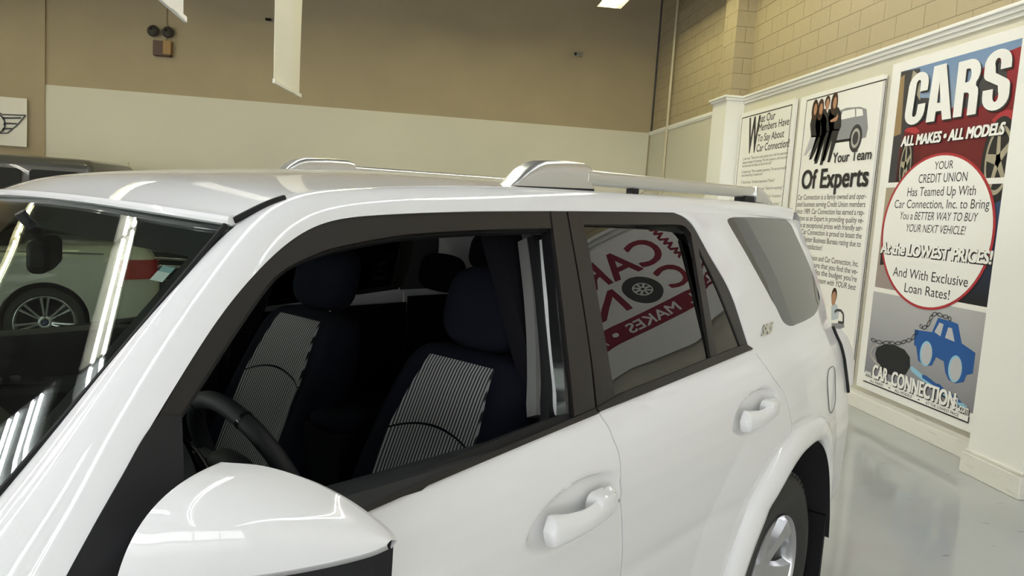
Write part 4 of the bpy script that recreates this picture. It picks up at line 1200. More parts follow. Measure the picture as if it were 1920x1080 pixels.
# group photo: silver hatchback and four people in dark suits
Z = lambda pts: [(1380 + x / 3.857, 180 + y / 3.857) for x, y in pts]
p.layer = 1
p.flat('printed_car', Z([(690, 340), (700, 200), (740, 110), (800, 85), (900, 78), (945, 95), (955, 230), (940, 300), (900, 310), (830, 320), (700, 345)]), I['grey'])
p.layer = 2
p.flat('printed_car', Z([(745, 175), (775, 110), (860, 92), (862, 150)]), I['white']); p.flat('printed_car', Z([(870, 150), (870, 92), (915, 95), (920, 140)]), I['white'])
p.flat('printed_car', Z([(690, 345), (700, 325), (830, 305), (830, 325)]), I['black'])
c = p.uv(*Z([(865, 305)])[0]); p.ellipse('printed_wheel', c, .11, .135, I['dark']); p.layer = 3; p.ellipse('printed_wheel', c, .075, .095, I['silver']); p.layer = 4; p.ellipse('printed_wheel', c, .05, .065, I['dark'])
p.layer = 5
def print_person(hx, hy, sh, foot, trouser, hair_long):
    """small printed figure; head centre, shoulder width, foot y in crop pixels"""
    b = MB()
    k = sh
    p.flat('printed_suit', Z([(hx - k * .35, hy + 32), (hx + k * .35, hy + 32), (hx + k * .62, hy + 75), (hx + k * .6, hy + 170), (hx + k * .42, hy + 200), (hx - k * .5, hy + 200), (hx - k * .62, hy + 110)]), I['black'])
    p.flat('printed_trousers', Z([(hx - k * .5, hy + 190), (hx + k * .45, hy + 190), (hx + k * .05 - 40, foot), (hx - k * .2 - 40, foot), (hx - k * .08 - 15, hy + 265), (hx - k * .40 - 42, foot - 12), (hx - k * .68 - 42, foot - 8)]), trouser)
    q = p.uv(*Z([(hx, hy)])[0])
    p.layer = 6
    if hair_long: p.ellipse('printed_hair', (q[0] - .006, q[1] - .005), .066, .115, I['hair'])
    else: p.ellipse('printed_hair', (q[0], q[1] + .03), .050, .062, I['hair'])
    p.layer = 7
    p.ellipse('printed_face', (q[0] + .006, q[1]), .034, .060, I['skin'])
    p.layer = 5
print_person(575, 98, 60, 440, I['lgrey'], True)
print_person(616, 95, 66, 470, I['black'], True)
print_person(662, 62, 80, 500, I['black'], False)
print_person(716, 50, 76, 480, I['black'], True)
p.layer = 6
p.flat('printed_arm', Z([(682, 178), (728, 150), (738, 125), (742, 150), (730, 180), (690, 190)]), I['skin'])
p.flat('printed_shirt', Z([(652, 92), (672, 92), (664, 125)]), I['white'])
# sales woman beside an open car door, low on the board
Z2 = lambda pts: [(1380 + x / 3.857, 440 + y / 3.857) for x, y in pts]
p.layer = 1
p.flat('printed_car', Z2([(690, 640), (780, 640), (785, 670), (700, 700)]), I['grey'])
p.layer = 2
p.flat('printed_shirt', Z2([(690, 515), (705, 500), (730, 505), (745, 560), (738, 610), (690, 620)]), I['shirt'])
q = p.uv(*Z2([(708, 462)])[0]); p.ellipse('printed_hair', (q[0], q[1] + .03), .05, .08, I['hair']); p.layer = 3; p.ellipse('printed_face', q, .042, .07, I['skin'])
p.lines('printed_door', [], I['black']) if False else None
dr = [p.uv(*a) for a in Z2([(715, 560), (730, 545), (760, 548), (778, 575), (778, 638), (740, 632)])]
mb = MB(); 
for a, b in zip(dr, dr[1:]):
    d = (b - a) / np.linalg.norm(b - a); n_ = np.array([-d[1], d[0]]) * .012
    mb.add([(*(a - n_), .003), (*(b - n_), .003), (*(b + n_), .003), (*(a + n_), .003)], [(0, 1, 2, 3)])
mb.build('printed_door', I['dark'], p.o, smooth=False, fix=False)

# ---- poster: CARS, all makes all models
p = Poster('poster', 'tall colour poster reading CARS over a red car, nearest on the right wall', 'poster', 5.30, 3.72, .22, 3.20)
P3 = p
W_ = p.w
vtop = p.uv(1692, 134)[1]; vmid = p.uv(1660, 343)[1]; vmid2 = p.uv(1665, 352)[1]; vlow = p.uv(1637, 537)[1]; vlow2 = p.uv(1634, 545)[1]; vbot = p.uv(1614, 695)[1]
u0 = p.uv(1690, 134)[0]; u1 = W_ - .04
def rect(name, x0, x1, y0, y1, m, layer): p.layer = layer; return p.flat(name, [(x0, y0), (x1, y0), (x1, y1), (x0, y1)], m, raw=True)
rect('printed_sky', u0, u1, vmid, vtop, gradient_mat('print_sky', (.50, .52, .53), (.17, .28, .46)), 1)
Q = lambda pts: [(1640 + x / 3.857, 80 + y / 3.857) for x, y in pts]
p.layer = 2
cl = lambda pts: [(min(max(a, u0), u1), min(max(b, vmid), vtop)) for a, b in [p.uv(*q_) for q_ in Q(pts)]]
p.flat('printed_street', cl([(90, 1015), (190, 200), (330, 185), (330, 400), (420, 400), (600, 500), (600, 1000)]), I['dark'], raw=True)
p.layer = 3
p.flat('printed_building', cl([(135, 680), (165, 260), (220, 230), (190, 660)]), I['tan'], raw=True)
p.flat('printed_building', cl([(330, 420), (330, 240), (280, 200), (260, 300)]), I['brass'], raw=True)
p.layer = 4
red = cl([(150, 1015), (185, 760), (220, 640), (300, 590), (560, 480), (700, 300), (830, 130), (950, 70), (1150, 0), (1150, 1015)])
p.flat('printed_red_car', red, gradient_mat('print_car_red', (.035, .004, .006), (.34, .022, .035)), raw=True)
p.layer = 5
p.flat('printed_window', cl([(600, 470), (720, 330), (830, 170), (960, 110), (960, 330), (740, 480)]), I['dark'], raw=True)
p.flat('printed_shade', cl([(330, 800), (340, 740), (800, 690), (800, 1000), (330, 1000)]), I['dred'], raw=True)
p.flat('printed_fender', cl([(850, 560), (900, 510), (960, 485), (1020, 490), (1150, 520), (1150, 700), (1000, 640), (880, 600)]), I['red'], raw=True)
p.flat('printed_fender', cl([(215, 640), (240, 615), (300, 610), (330, 640), (300, 660)]), I['red'], raw=True)
def printed_wheel(c, ru, rv, clipr=None):
    q = p.uv(*Q([c])[0])
    p.layer = 6; p.ellipse('printed_tyre', q, ru * 1.28, rv * 1.25, I['black'])
    p.layer = 7; p.ellipse('printed_rim', q, ru, rv, I['brass'], r0=.86)
    mb = MB()
    for k in range(5):
        a = math.pi / 2 + k * 2 * math.pi / 5 + .2
        e = np.array([ru * math.cos(a), rv * math.sin(a)]); t = np.array([-math.sin(a) * ru, math.cos(a) * rv])
        P_ = [q - t * .16, q + t * .16, q + e * .9 + t * .10, q + e * .9 - t * .10]
        mb.add([(a_[0], a_[1], .0043) for a_ in P_], [(0, 1, 2, 3)])
    mb.build('printed_spokes', I['brass'], p.o, smooth=False, fix=False)
printed_wheel((225, 890), .075, .20)
printed_wheel((895, 850), .13, .255)
rect('printed_band', u0 - .02, u1 + .02, vmid2, vmid, M['poster_white'], 8)
# middle photo strip
rect('printed_strip', u0 - .02, u1, vlow, vmid2, gradient_mat('print_strip', (.34, .28, .27), (.40, .34, .24)), 1)
p.layer = 2
p.flat('printed_strip', [(u1 - .34, vlow), (u1, vlow), (u1, vmid2), (u1 - .34, vmid2)], gradient_mat('print_car_blue', (.012, .012, .015), (.04, .08, .18)), raw=True)
p.flat('printed_person', [p.uv(*a) for a in ((1652, 470), (1660, 462), (1668, 470), (1666, 495), (1650, 497))], I['black'], raw=True)
rect('printed_band', u0 - .02, u1, vlow2, vlow, M['poster_white'], 3)
# key picture on grey
rect('printed_ground', u0 - .03, u1, vbot, vlow2, gradient_mat('print_grey', (.24, .24, .265), (.46, .46, .47)), 1)
K = lambda pts: [p.uv(1600 + x / 3.857, 540 + y / 3.857) for x, y in pts]
p.layer = 2
p.flat('printed_key_head', K([(158, 480), (170, 430), (230, 405), (300, 412), (370, 445), (410, 500), (412, 570), (380, 625), (330, 638), (270, 630), (215, 600), (175, 545)]), I['key'], raw=True)
p.flat('printed_shadow', K([(390, 600), (430, 660), (620, 740), (760, 860), (820, 880), (700, 800), (520, 700), (470, 690), (400, 650)]), I['grey'], raw=True)
p.layer = 3
p.flat('printed_key_blade', K([(412, 570), (430, 568), (500, 625), (530, 635), (600, 690), (625, 695), (690, 760), (740, 785), (825, 860), (800, 870), (640, 770), (490, 660), (420, 600)]), I['lblue'], raw=True)
p.layer = 4
p.flat('printed_key_blade', K([(500, 625), (530, 635), (600, 690), (625, 695), (690, 760), (740, 785), (790, 830), (770, 830), (640, 745), (500, 650)]), I['blue'], raw=True)
p.layer = 3
body_k = [(445, 300), (570, 320), (615, 215), (720, 245), (760, 262), (785, 400), (885, 470), (865, 620), (820, 630), (800, 680), (745, 690), (690, 665), (665, 610), (655, 530), (600, 500), (570, 560), (520, 565), (470, 525), (455, 420), (440, 415)]
p.flat('printed_blue_car', K(body_k), I['blue'], raw=True)
p.layer = 4
p.flat('printed_window', K([(588, 318), (625, 250), (655, 262), (632, 350)]), I['lgrey'], raw=True)
p.flat('printed_window', K([(665, 360), (688, 285), (715, 290), (735, 390)]), I['lgrey'], raw=True)
for cx_, cy_ in ((527, 475), (737, 585)):
    q = K([(cx_, cy_)])[0]; p.layer = 4; p.ellipse('printed_wheel', q, .075, .105, I['lblue']); p.layer = 5; p.ellipse('printed_wheel', (q[0] + .008, q[1]), .062, .09, I['lgrey'])
p.layer = 6
mb = MB()
def link_ring(a, b, w):
    a, b = K([a, b]); c = (a + b) / 2; d = b - a; L_ = np.linalg.norm(d) / 2; d = d / (2 * L_); n_ = np.array([-d[1], d[0]])
    ring = lambda k: [(*(c + d * L_ * k1 * math.cos(t) + n_ * w * k1 * math.sin(t)), .0042) for k1 in (k,) for t in np.linspace(0, 2 * math.pi, 14, endpoint=False)]
    mb.grid([ring(.68), ring(1.0)], closev=True)
chain = [(130, 370), (165, 385), (215, 398), (265, 395), (305, 402), (350, 398), (385, 382), (425, 375), (450, 335), (470, 310)]
for a, b in zip(chain, chain[1:]): link_ring(a, b, .018)
chain = [(485, 265), (500, 290), (535, 280), (560, 235), (570, 195), (610, 185), (650, 205), (690, 210), (712, 235)]
for a, b in zip(chain, chain[1:]): link_ring(a, b, .018)
mb.build('printed_chain', I['key'], p.o, smooth=False, fix=False)
ar = [K([q_])[0] for q_ in ((185, 405), (150, 425), (128, 470), (150, 520), (195, 565))]
ar = resample(ar, 14); mb = MB()
for a, b in zip(ar, ar[1:]):
    d = (b - a) / np.linalg.norm(b - a); n_ = np.array([-d[1], d[0]]) * .010
    mb.add([(*(a - n_), .0036), (*(b - n_), .0036), (*(b + n_), .0036), (*(a + n_), .0036)], [(0, 1, 2, 3)])
mb.build('printed_ring', I['silver'], p.o, smooth=False, fix=False)
# slogan bar
p.layer = 5
bar = K([(75, 665), (75, 632), (832, 945), (828, 980)])
v_bar0, v_bar1 = bar[0][1], bar[1][1]
p.flat('printed_bar', [(bar[0][0], v_bar0 - .012), (bar[2][0] + .01, v_bar0 - .012), (bar[2][0] + .01, v_bar1), (bar[0][0], v_bar1)], I['black'], raw=True)
p.layer = 6
p.flat('printed_bar', [(bar[0][0], v_bar0), (bar[2][0], v_bar0), (bar[2][0], v_bar1), (bar[0][0], v_bar1)], I['white'], raw=True)
p.layer = 7
bu = lambda x, y: K([(x, y)])[0][0]
vb = v_bar0 + (v_bar1 - v_bar0) * .22; hb = (v_bar1 - v_bar0) * .55
p.lines('slogan_text', [('ALL MAKES', (bu(122, 680), vb), bu(216, 710), hb, .012), ('\u2022', (bu(255, 725), vb), bu(270, 728), hb, .05), ('ALL MODELS', (bu(302, 745), vb), bu(424, 800), hb, .012), ('\u2022', (bu(467, 812), vb), bu(482, 818), hb, .05), ('AT THE LOWEST PRICE', (bu(525, 840), vb), bu(762, 940), hb, .012)], I['black'])
hc = .125
for dz, mt in ((0, 'black'), (1, 'white')):
    p.layer = 7 + dz; sft = .008 * (1 - dz)
    p.lines('printed_name', [('www.', (bu(85, 630) + sft, v_bar1 + .012 - sft), bu(133, 640) + sft, hc * .5, .02), ('CAR', (bu(138, 640) + sft, v_bar1 + .012 - sft), bu(246, 690) + sft, hc, .045), ('CONNECTION', (bu(272, 705) + sft, v_bar1 + .012 - sft), bu(733, 895) + sft, hc, .045), ('.com', (bu(757, 905) + sft, v_bar1 + .012 - sft), bu(832, 935) + sft, hc * .55, .02)], I[mt])
v, f = text_mesh('US', .02)
mb = MB(); a = K([(748, 895)])[0]; sc = .075
mb.add([(a[0] - q_[1] * sc, v_bar1 + .02 + q_[0] * sc, .0054) for q_ in v], f); mb.build('printed_name', I['white'], p.o, smooth=False, fix=False)
# white oval with the offer
c0, c1, c2, c3 = p.uv(1653, 455), p.uv(1867, 425), p.uv(1770, 288), p.uv(1745, 581)
ce = np.array([(c0[0] + c1[0]) / 2, (c2[1] + c3[1]) / 2]); ru = (c1[0] - c0[0]) / 2; rv = (c2[1] - c3[1]) / 2
p.layer = 9; p.ellipse('printed_oval', ce, ru * 1.015, rv * 1.012, I['red']); p.layer = 10; p.ellipse('printed_oval', ce, ru * .975, rv * .978, I['white'])
p.layer = 11
p.lines('offer_text', [p.text('YOUR', (1753, 318), (1788, 316.5), (1753, 303.5)), p.text('CREDIT UNION', (1723, 343.5), (1814, 341.5), (1723, 327.5)), p.text('Has Teamed Up With', (1702, 368), (1830, 368), (1702, 352)),
                       p.text('Car Connection, Inc. to Bring', (1678, 390), (1855.5, 394), (1678, 375)), p.text('You a BETTER WAY TO BUY', (1688.5, 411), (1834, 417), (1688.5, 397), 0, .15), p.text('YOUR NEXT VEHICLE!', (1700, 434), (1811, 441), (1700, 420), 0, .2),
                       p.text('And With Exclusive', (1675, 517), (1816, 533), (1675, 500)), p.text('Loan Rates!', (1696.5, 547), (1781, 560), (1696.5, 530))], I['black'])
p.layer = 12
for dz, mt, ob_, om_ in ((0, 'black', .12, .10), (1, 'white', .055, .06)):
    p.layer = 12 + dz; s_ = .006 * (1 - dz)
    it = p.text('At the LOWEST PRICES!', (1652, 474), (1861, 498), (1652, 453), ob_, .08)
    p.lines('offer_headline', [(it[0], (it[1][0] + s_ - (ob_ - .055) * it[3], it[1][1] - s_ - (ob_ - .055) * .6 * it[3]), it[2] + s_ + (ob_ - .055) * it[3], it[3] * (1 + 1.2 * (ob_ - .055)), it[4], it[5])], I[mt])
    it = p.text('ALL MAKES \u2022 ALL MODELS', (1690, 275.5), (1885, 251.5), (1693, 256), om_, .15)
    p.lines('headline_text', [(it[0], (it[1][0] + s_ - (om_ - .06) * it[3], it[1][1] - s_), it[2] + s_ + (om_ - .06) * it[3], it[3], it[4], it[5])], I[mt])
# CARS: heavy condensed capitals
def arc(cx, cy, rx, ry, a0, a1, n=10): return [(cx + rx * math.cos(math.radians(a)), cy + ry * math.sin(math.radians(a))) for a in np.linspace(a0, a1, n)]
# letter outlines in a unit-high cell; each polygon is filled on its own
def letters():
    C = arc(.25, .76, .25, .24, 0, 180) + arc(.25, .24, .25, .24, 180, 360) + [(.50, .38), (.31, .38)] + arc(.25, .22, .055, .07, 0, -180)[0:] + arc(.25, .78, .055, .07, 180, 0) + [(.31, .62), (.50, .62)]
    A = [(.0, 0), (.19, 0), (.215, .17), (.335, .17), (.36, 0), (.55, 0), (.41, 1), (.14, 1)]
    A_hole = [(.237, .32), (.275, .70), (.313, .32)]
    Rr = [(0, 0), (.19, 0), (.19, .42)] + arc(.22, .36, .085, .06, 90, 0, 5) + [(.305, 0), (.495, 0), (.495, .36)] + arc(.40, .40, .09, .11, 0, 70, 5) + arc(.26, .75, .24, .25, -45, 90, 10) + [(0, 1)]
    R_hole = [(.19, .60), (.25, .60)] + arc(.25, .72, .06, .12, -90, 90, 8) + [(.19, .84)]
    S = arc(.25, .77, .25, .23, 0, 180, 12) + [(0, .70)] + arc(.14, .62, .14, .12, 180, 235, 5) + [(.28, .40)] + arc(.25, .24, .055, .10, 40, -180, 9) + [(.195, .36), (0, .36)] + arc(.25, .23, .25, .23, 180, 360, 12) + [(.50, .30)] + arc(.38, .38, .12, .12, 0, 55, 5) + [(.22, .62)] + arc(.25, .78, .055, .08, 220, 0, 9) + [(.305, .66), (.50, .66)]
    return C, A, A_hole, Rr, R_hole, S
C_, A_, Ah, R_l, Rh, S_l = letters()
def fill(outer, hole=None):
    bm = bmesh.new()
    ed = []
    for loop in ([outer] + ([hole] if hole else [])):
        vs_ = [bm.verts.new((x, y, 0)) for x, y in loop]
        ed += [bm.edges.new((vs_[i], vs_[(i + 1) % len(vs_)])) for i in range(len(vs_))]
    bmesh.ops.triangle_fill(bm, use_beauty=True, edges=ed)
    v = [tuple(x.co) for x in bm.verts]; f = [tuple(q_.index for q_ in fc.verts) for fc in bm.faces] if not bm.verts.index_update() else []
    bm.free(); return v, f
def put_letter(outer, hole, bl, br, tl_, z, dx=0):
    a, b, t = p.uv(*bl), p.uv(*br), p.uv(*tl_)
    v, f = fill(outer, hole)
    wmax = max(x for x, _ in outer)
    hgt = t[1] - a[1]
    sh = (t[0] - a[0]) / 1.0
    return [(a[0] + dx + (b[0] - a[0]) * x / wmax + sh * y, a[1] - dx + hgt * y, z) for x, y, _ in v], f
LET = [(C_, None, (1695, 237), (1731, 232.5), (1710, 140)), (A_, Ah, (1737.5, 230), (1785, 222), (1742, 128)), (R_l, Rh, (1788, 221), (1832, 212), (1800, 117)), (S_l, None, (1841, 211.5), (1892, 202.5), (1851, 99))]
for z, dx, mt in ((.0085, .016, 'black'), (.0092, 0, 'white')):
    mb = MB()
    for o_, h_, bl, br, t_ in LET: mb.add(*put_letter(o_, h_, bl, br, t_, z, dx))
    ob = mb.build('title', I[mt], p.o, smooth=False, fix=False)
    bm = bmesh.new(); bm.from_mesh(ob.data)
    for fc in bm.faces:
        if fc.normal.z < 0: fc.normal_flip()
    bm.to_mesh(ob.data); bm.free()

# ---- long company sign further along the right wall, seen only mirrored in the SUV's rear window
p = Poster('company_sign', 'long white CAR CONNECTION wall sign mirrored in the rear door window of the SUV', 'sign', 2.78, -1.2, 2.22, 3.28)
p.layer = 2
Lu = lambda Y: 2.78 - Y
p.lines('sign_text', [('CAR', (Lu(2.48), .73), Lu(1.62), .24, .035), ('C', (Lu(2.48), .44), Lu(2.22), .24, .035), ('NNECTION', (Lu(1.80), .44), Lu(-.7), .24, .035)], I['maroon'])
p.flat('sign_bar', [(Lu(2.62), .24), (Lu(-1.0), .24), (Lu(-1.0), .38), (Lu(2.62), .38)], I['maroon'], raw=True)
p.layer = 3
p.lines('sign_slogan', [('ALL  MAKES', (Lu(2.52), .27), Lu(1.62), .08, .03), ('\u2022', (Lu(1.52), .27), Lu(1.45), .08, .05), ('ALL  MODELS', (Lu(1.35), .27), Lu(.45), .08, .03)], I['white'])
p.layer = 2; p.ellipse('sign_tyre', (Lu(2.01), .56), .17, .15, I['dark']); p.layer = 3; p.ellipse('sign_rim', (Lu(2.01), .56), .085, .075, I['white']); p.layer = 4; p.ellipse('sign_rim', (Lu(2.01), .56), .074, .064, I['dark'])
mb = MB()
for k in range(8):
    a = k * math.pi / 4; e = np.array([.076 * math.cos(a), .066 * math.sin(a)]); t = np.array([-math.sin(a), math.cos(a)]) * .009; q = np.array([Lu(2.01), .56])
    mb.add([(*(q - t), .003), (*(q + e - t), .003), (*(q + e + t), .003), (*(q + t), .003)], [(0, 1, 2, 3)])
mb.build('sign_spokes', I['white'], p.o, smooth=False, fix=False)
v, f = text_mesh('www.', .03); mb = MB(); ct, st_ = math.cos(-.9), math.sin(-.9)
mb.add([(Lu(2.62) + .17 * (q_[0] * 0 + q_[1]) , 1.0 - .17 * q_[0] * .9, .0018) for q_ in v], [t_[::-1] for t_ in f]); mb.build('sign_text', I['maroon'], p.o, smooth=False, fix=False)

# ---- SUV badge
v, f = text_mesh('SR5', .03, .25)
mb = MB(); P0, P1, P2_ = unS(1427, 630, -.004), unS(1448, 622, -.004), unS(1429, 611, -.004)
w0 = v[:, 0].max() - v[:, 0].min()
for k, sc_ in ((0, 1), (1, 1)):
    mb.add([P0 + (P1 - P0) * (q_[0] - v[:, 0].min()) / w0 + (P2_ - P0) * q_[1] / CAPH + np.array([0, -.003 * k, 0]) for q_ in v], f)
mb.build('badge', M['chrome'], suv, smooth=False, fix=False)

# ================================================================== things on the back wall and overhead
M['lens'] = mat('lamp_lens', (.35, .33, .28), .15, metal=.6)
e = empty('emergency_light', (-3.47, YB, 4.10), 0, 'twin lamp emergency light with brown box on the tan back wall', 'emergency light')
MB().box(-.14, .16, -.12, 0, -.14, .12).build('battery_box', mat('brown_box', (.07, .03, .015), .5), e, bevel=.01)
MB().box(.03, .165, -.125, -.005, -.11, .13).build('side_cover', mat('tan_box', (.30, .17, .05), .5), e, bevel=.008)
for sx in (-.15, .10):
    l = MB().lathe([(.02, .10), (.07, .06), (.10, .0), (.10, -.02)], (sx, -.10, .28), (0, -1, .1), 24)
    lo_ = l.build('lamp_head', M['steel'], e)
    MB().lathe([(0, -.012), (.05, -.016), (.094, -.018)], (sx, -.10, .28), (0, -1, .1), 24).build('lens', M['lens'], lo_)
MB().tube([(.05, -.02, .12), (.05, -.02, H - 4.10)], .010, 6).build('conduit', M['wall_tan'], e)
def cam_(loc, label, dark):
    e = empty('wall_camera', loc, 0, label, 'camera')
    e.scale = (.55, .55, .55) if dark else (.8, .8, .8)
    MB().box(-.04, .04, -.05, 0, -.05, .05).build('bracket', M['sheet_metal'], e, bevel=.006)
    MB().tube([(-.02, -.05, 0), (-.14, -.16, -.02)], .045, 12).build('housing', M['sheet_metal'] if not dark else M['black_plastic'], e)
    MB().lathe([(0, 0), (.036, 0), (.036, .01)], (-.142, -.162, -.02), (-.74, -.67, -.1), 16).build('lens', M['black_gloss'], e)
cam_((4.06, YB, 4.66), 'small white security camera high on the tan back wall', False)
cam_((-1.62, YB, 4.77), 'small dark security camera on the tan wall beside the hanging banner', True)
def banner(pa, pb, zb_, zt_, name, label, m):
    pa, pb = np.array(pa), np.array(pb); d = (pb - pa) / np.linalg.norm(pb - pa); nn = np.array([-d[1], d[0]]); Lb = np.linalg.norm(pb - pa)
    e = empty(name, (pa[0], pa[1], zb_), math.atan2(d[1], d[0]), label, 'banner', 'banners hanging from the ceiling')
    G = [[(u * Lb, .018 * math.sin(u * 7 + v_ * 2) * (1 - .3 * v_), v_ * (zt_ - zb_)) for v_ in np.linspace(0, 1, 30)] for u in np.linspace(0, 1, 16)]
    slab(np.array(G), .004).build('cloth', m, e, fix=False)
    MB().box(-.01, Lb + .01, -.012, .012, -.006, .035).build('hem', m, e, bevel=.004)
    MB().tube([(-.05, 0, zt_ - zb_), (Lb + .05, 0, zt_ - zb_)], .015, 8).build('pole', M['steel'], e)
    for u in (.05, Lb - .05): MB().tube([(u, 0, zt_ - zb_), (u, 0, H - zb_)], .004, 5).build('cord', M['steel'], e)
M['cloth'] = mat('banner_cloth', (.72, .70, .62), .8)
banner((-.125, 6.0), (-.035, 6.9), 2.68, 4.5, 'hanging_banner', 'long cream cloth banner hanging in front of the tan wall', M['cloth'])
e_ = onW(347, 40, 1, 4.6); b0 = onW(283, 0, 1, 3.75)
banner((b0[0] - .02, 3.70), (e_[0], 4.6), e_[2], 4.6, 'hanging_banner', 'white cloth banner at the top edge, only its lower corner showing', mat('banner_white', (.80, .80, .80), .8))
# winged logo banner on the left of the back wall
lg = empty('wall_banner', (-6.55, YB - .05, 2.20), 0, 'cream wall banner with black winged logo at the left edge', 'banner')
wv = [[(u * .83, -.012 - .01 * math.sin(u * 9 + v_ * 3), v_ * .84) for v_ in np.linspace(0, 1, 14)] for u in np.linspace(0, 1, 14)]
slab(np.array(wv), .004).build('cloth', M['cloth'], lg, fix=False)
def wing_poly(pts): 
    return [onW(*q_, 1, YB - .085) - np.array([-6.55, YB - .05, 2.20]) for q_ in pts]
L_ = lambda pts: [(x / 6.75, 160 + y / 6.75) for x, y in pts]
mb = MB()
def stroke(pts, w):
    P_ = wing_poly(L_(pts))
    for a, b in zip(P_, P_[1:]):
        d = (b - a) / (np.linalg.norm(b - a) + 1e-9); n_ = np.array([-d[2], 0, d[0]]) * w
        mb.add([a - n_, b - n_, b + n_, a + n_], [(0, 1, 2, 3)])
stroke([(-40, 385), (0, 350), (25, 368), (325, 380), (205, 515), (90, 605), (0, 605), (-60, 605)], .010)
for a, b in (((40, 413), (265, 413)), ((52, 480), (215, 487)), ((45, 547), (150, 548))): stroke([a, b], .014)
for a, b in (((40, 405), (42, 432)), ((55, 480), (53, 505)), ((45, 547), (30, 572))): stroke([a, b], .014)
cc = wing_poly(L_([(-75, 482)]))[0]
mb.grid([[cc + r_ * np.array([math.cos(t), 0, math.sin(t)]) for t in np.linspace(0, 2 * math.pi, 40, endpoint=False)] for r_ in (.165, .19)], closev=True)
mb.build('winged_logo', I['black'], lg, smooth=False)

# ================================================================== OTHER CARS
def loft_body(name, st, m, root, n=9):
    """st: (x, half width, sill z, shoulder z, deck z) along the car"""
    st = np.array([s for s in st], float)
    S2 = crom(st, 5)
    rows = []
    for x, w, z0, zs, zd in S2:
        half = [(0, z0), (w * .80, z0), (w * .95, z0 + .05), (w * .99, z0 + .18), (w, (z0 + zs) * .55), (w * .985, zs - .10), (w * .955, zs), (w * .88, zs + (zd - zs) * .55), (w * .70, zs + (zd - zs) * .9), (w * .35, zd), (0, zd + .005)]
        rows.append([(x, -a, b) for a, b in half] + [(x, a, b) for a, b in half[-2:0:-1]])
    return MB().loft(rows).build(name, m, root, sharp=40)
def road_wheel(root, x, y, z, R, rr, spokes, twin=False, sg=-1):
    a = (0, sg, 0)
    w = MB().lathe([(rr, -.10), (R - .02, -.14), (R, -.10), (R, -.03), (R - .03, -.005), (rr + .03, .004), (rr, -.004)], (x, y, z), a, 48).build('wheel', M['tyre'], root)
    MB().lathe([(rr * .96, -.12), (rr * .94, -.02), (rr, .004), (rr * 1.03, 0), (rr * 1.0, -.02)], (x, y, z), a, 48).lathe([(0, -.035), (.04, -.03), (.06, -.045), (.065, -.08)], (x, y, z), a, 24).build('rim', M['alloy'], w)
    sp_ = MB()
    for k in range(spokes):
        for da in ((-.13, .13) if twin else (0,)):
            an = math.pi / 2 + 2 * math.pi * k / spokes + da
            e = np.array([math.cos(an), 0, math.sin(an)]); t = np.array([-math.sin(an), 0, math.cos(an)]); c0 = np.array([x, y, z]); ax = np.array(a, float)
            wd = .011 if twin else .026
            rings = []
            for r_, k_, h in ((.045, 1, -.045), (rr * .55, .9, -.025), (rr * .97, 1.2, -.008)):
                c = c0 + e * r_
                rings.append([c - t * wd * k_ + ax * (h - .03), c - t * wd * k_ * .7 + ax * h, c + t * wd * k_ * .7 + ax * h, c + t * wd * k_ + ax * (h - .03)])
            sp_.loft(rings)
    sp_.build('spokes', M['alloy'], w, sharp=50)
    MB().lathe([(0, -.10), (rr * .9, -.10)], (x, y, z), a, 24).build('brake_disc', M['gap'], w)
    return w
# ---- white convertible beyond the SUV, tail to the right
ang = math.radians(20.6)
Rb = np.array([[math.cos(ang), -math.sin(ang)], [math.sin(ang), math.cos(ang)]])
loc = np.array([-2.16, 6.12]) - Rb @ np.array([3.62, -.865])
bmw = empty('convertible_car', (loc[0], loc[1], 0), ang, 'white convertible with ten spoke wheel, seen through the windscreen of the SUV', 'car')
pw = mat('car_white', (.56, .56, .50), .5, coat=1, spec=.1)
bmw_body = loft_body('body', [(.0, .55, .30, .55, .60), (.12, .75, .22, .62, .70), (.5, .85, .18, .74, .82), (1.3, .88, .18, .84, .92), (2.0, .89, .18, .90, .96), (3.0, .90, .18, .92, .99), (3.7, .895, .20, .94, 1.02), (4.2, .85, .25, .92, 1.03), (4.45, .78, .32, .86, 1.00), (4.56, .68, .38, .78, .92), (4.60, .5, .42, .70, .80)], pw, bmw)
superell((2.35, 0, .99), 1.05, .62, .26, 2.4, 24, 12).build('soft_top', M['black_plastic'], bmw)
def cut_arches(body, spots, r, depth):
    for x_, y_, z_ in spots:
        yy = sorted((y_ - math.copysign(depth, y_), y_ + math.copysign(.3, y_)))
        c = MB().loft([[(x_ + r * math.cos(t), q_, z_ + r * math.sin(t)) for t in np.linspace(0, 2 * math.pi, 48, endpoint=False)] for q_ in yy]).build('cutter', None, body.parent)
        md = body.modifiers.new('arch', 'BOOLEAN'); md.operation = 'DIFFERENCE'; md.object = c; md.solver = 'EXACT'
        dg = bpy.context.evaluated_depsgraph_get(); dg.update()
        me = bpy.data.meshes.new_from_object(body.evaluated_get(dg))
        body.modifiers.clear(); old = body.data; body.data = me; bpy.data.meshes.remove(old)
        cm = c.data; bpy.data.objects.remove(c); bpy.data.meshes.remove(cm)
    body.data.set_sharp_from_angle(angle=math.radians(35))
cut_arches(bmw_body, [(3.62, -.90, .34), (.86, -.88, .34), (3.62, .90, .34), (.86, .88, .34)], .368, .26)
for y_ in (-.66, .66):
    for x_ in (3.62, .86):
        MB().lathe([(0, 0), (.365, 0), (.365, .01), (0, .01)], (x_, y_, .34), (0, 1 if y_ > 0 else -1, 0), 32).build('wheel_arch', M['gap'], bmw)
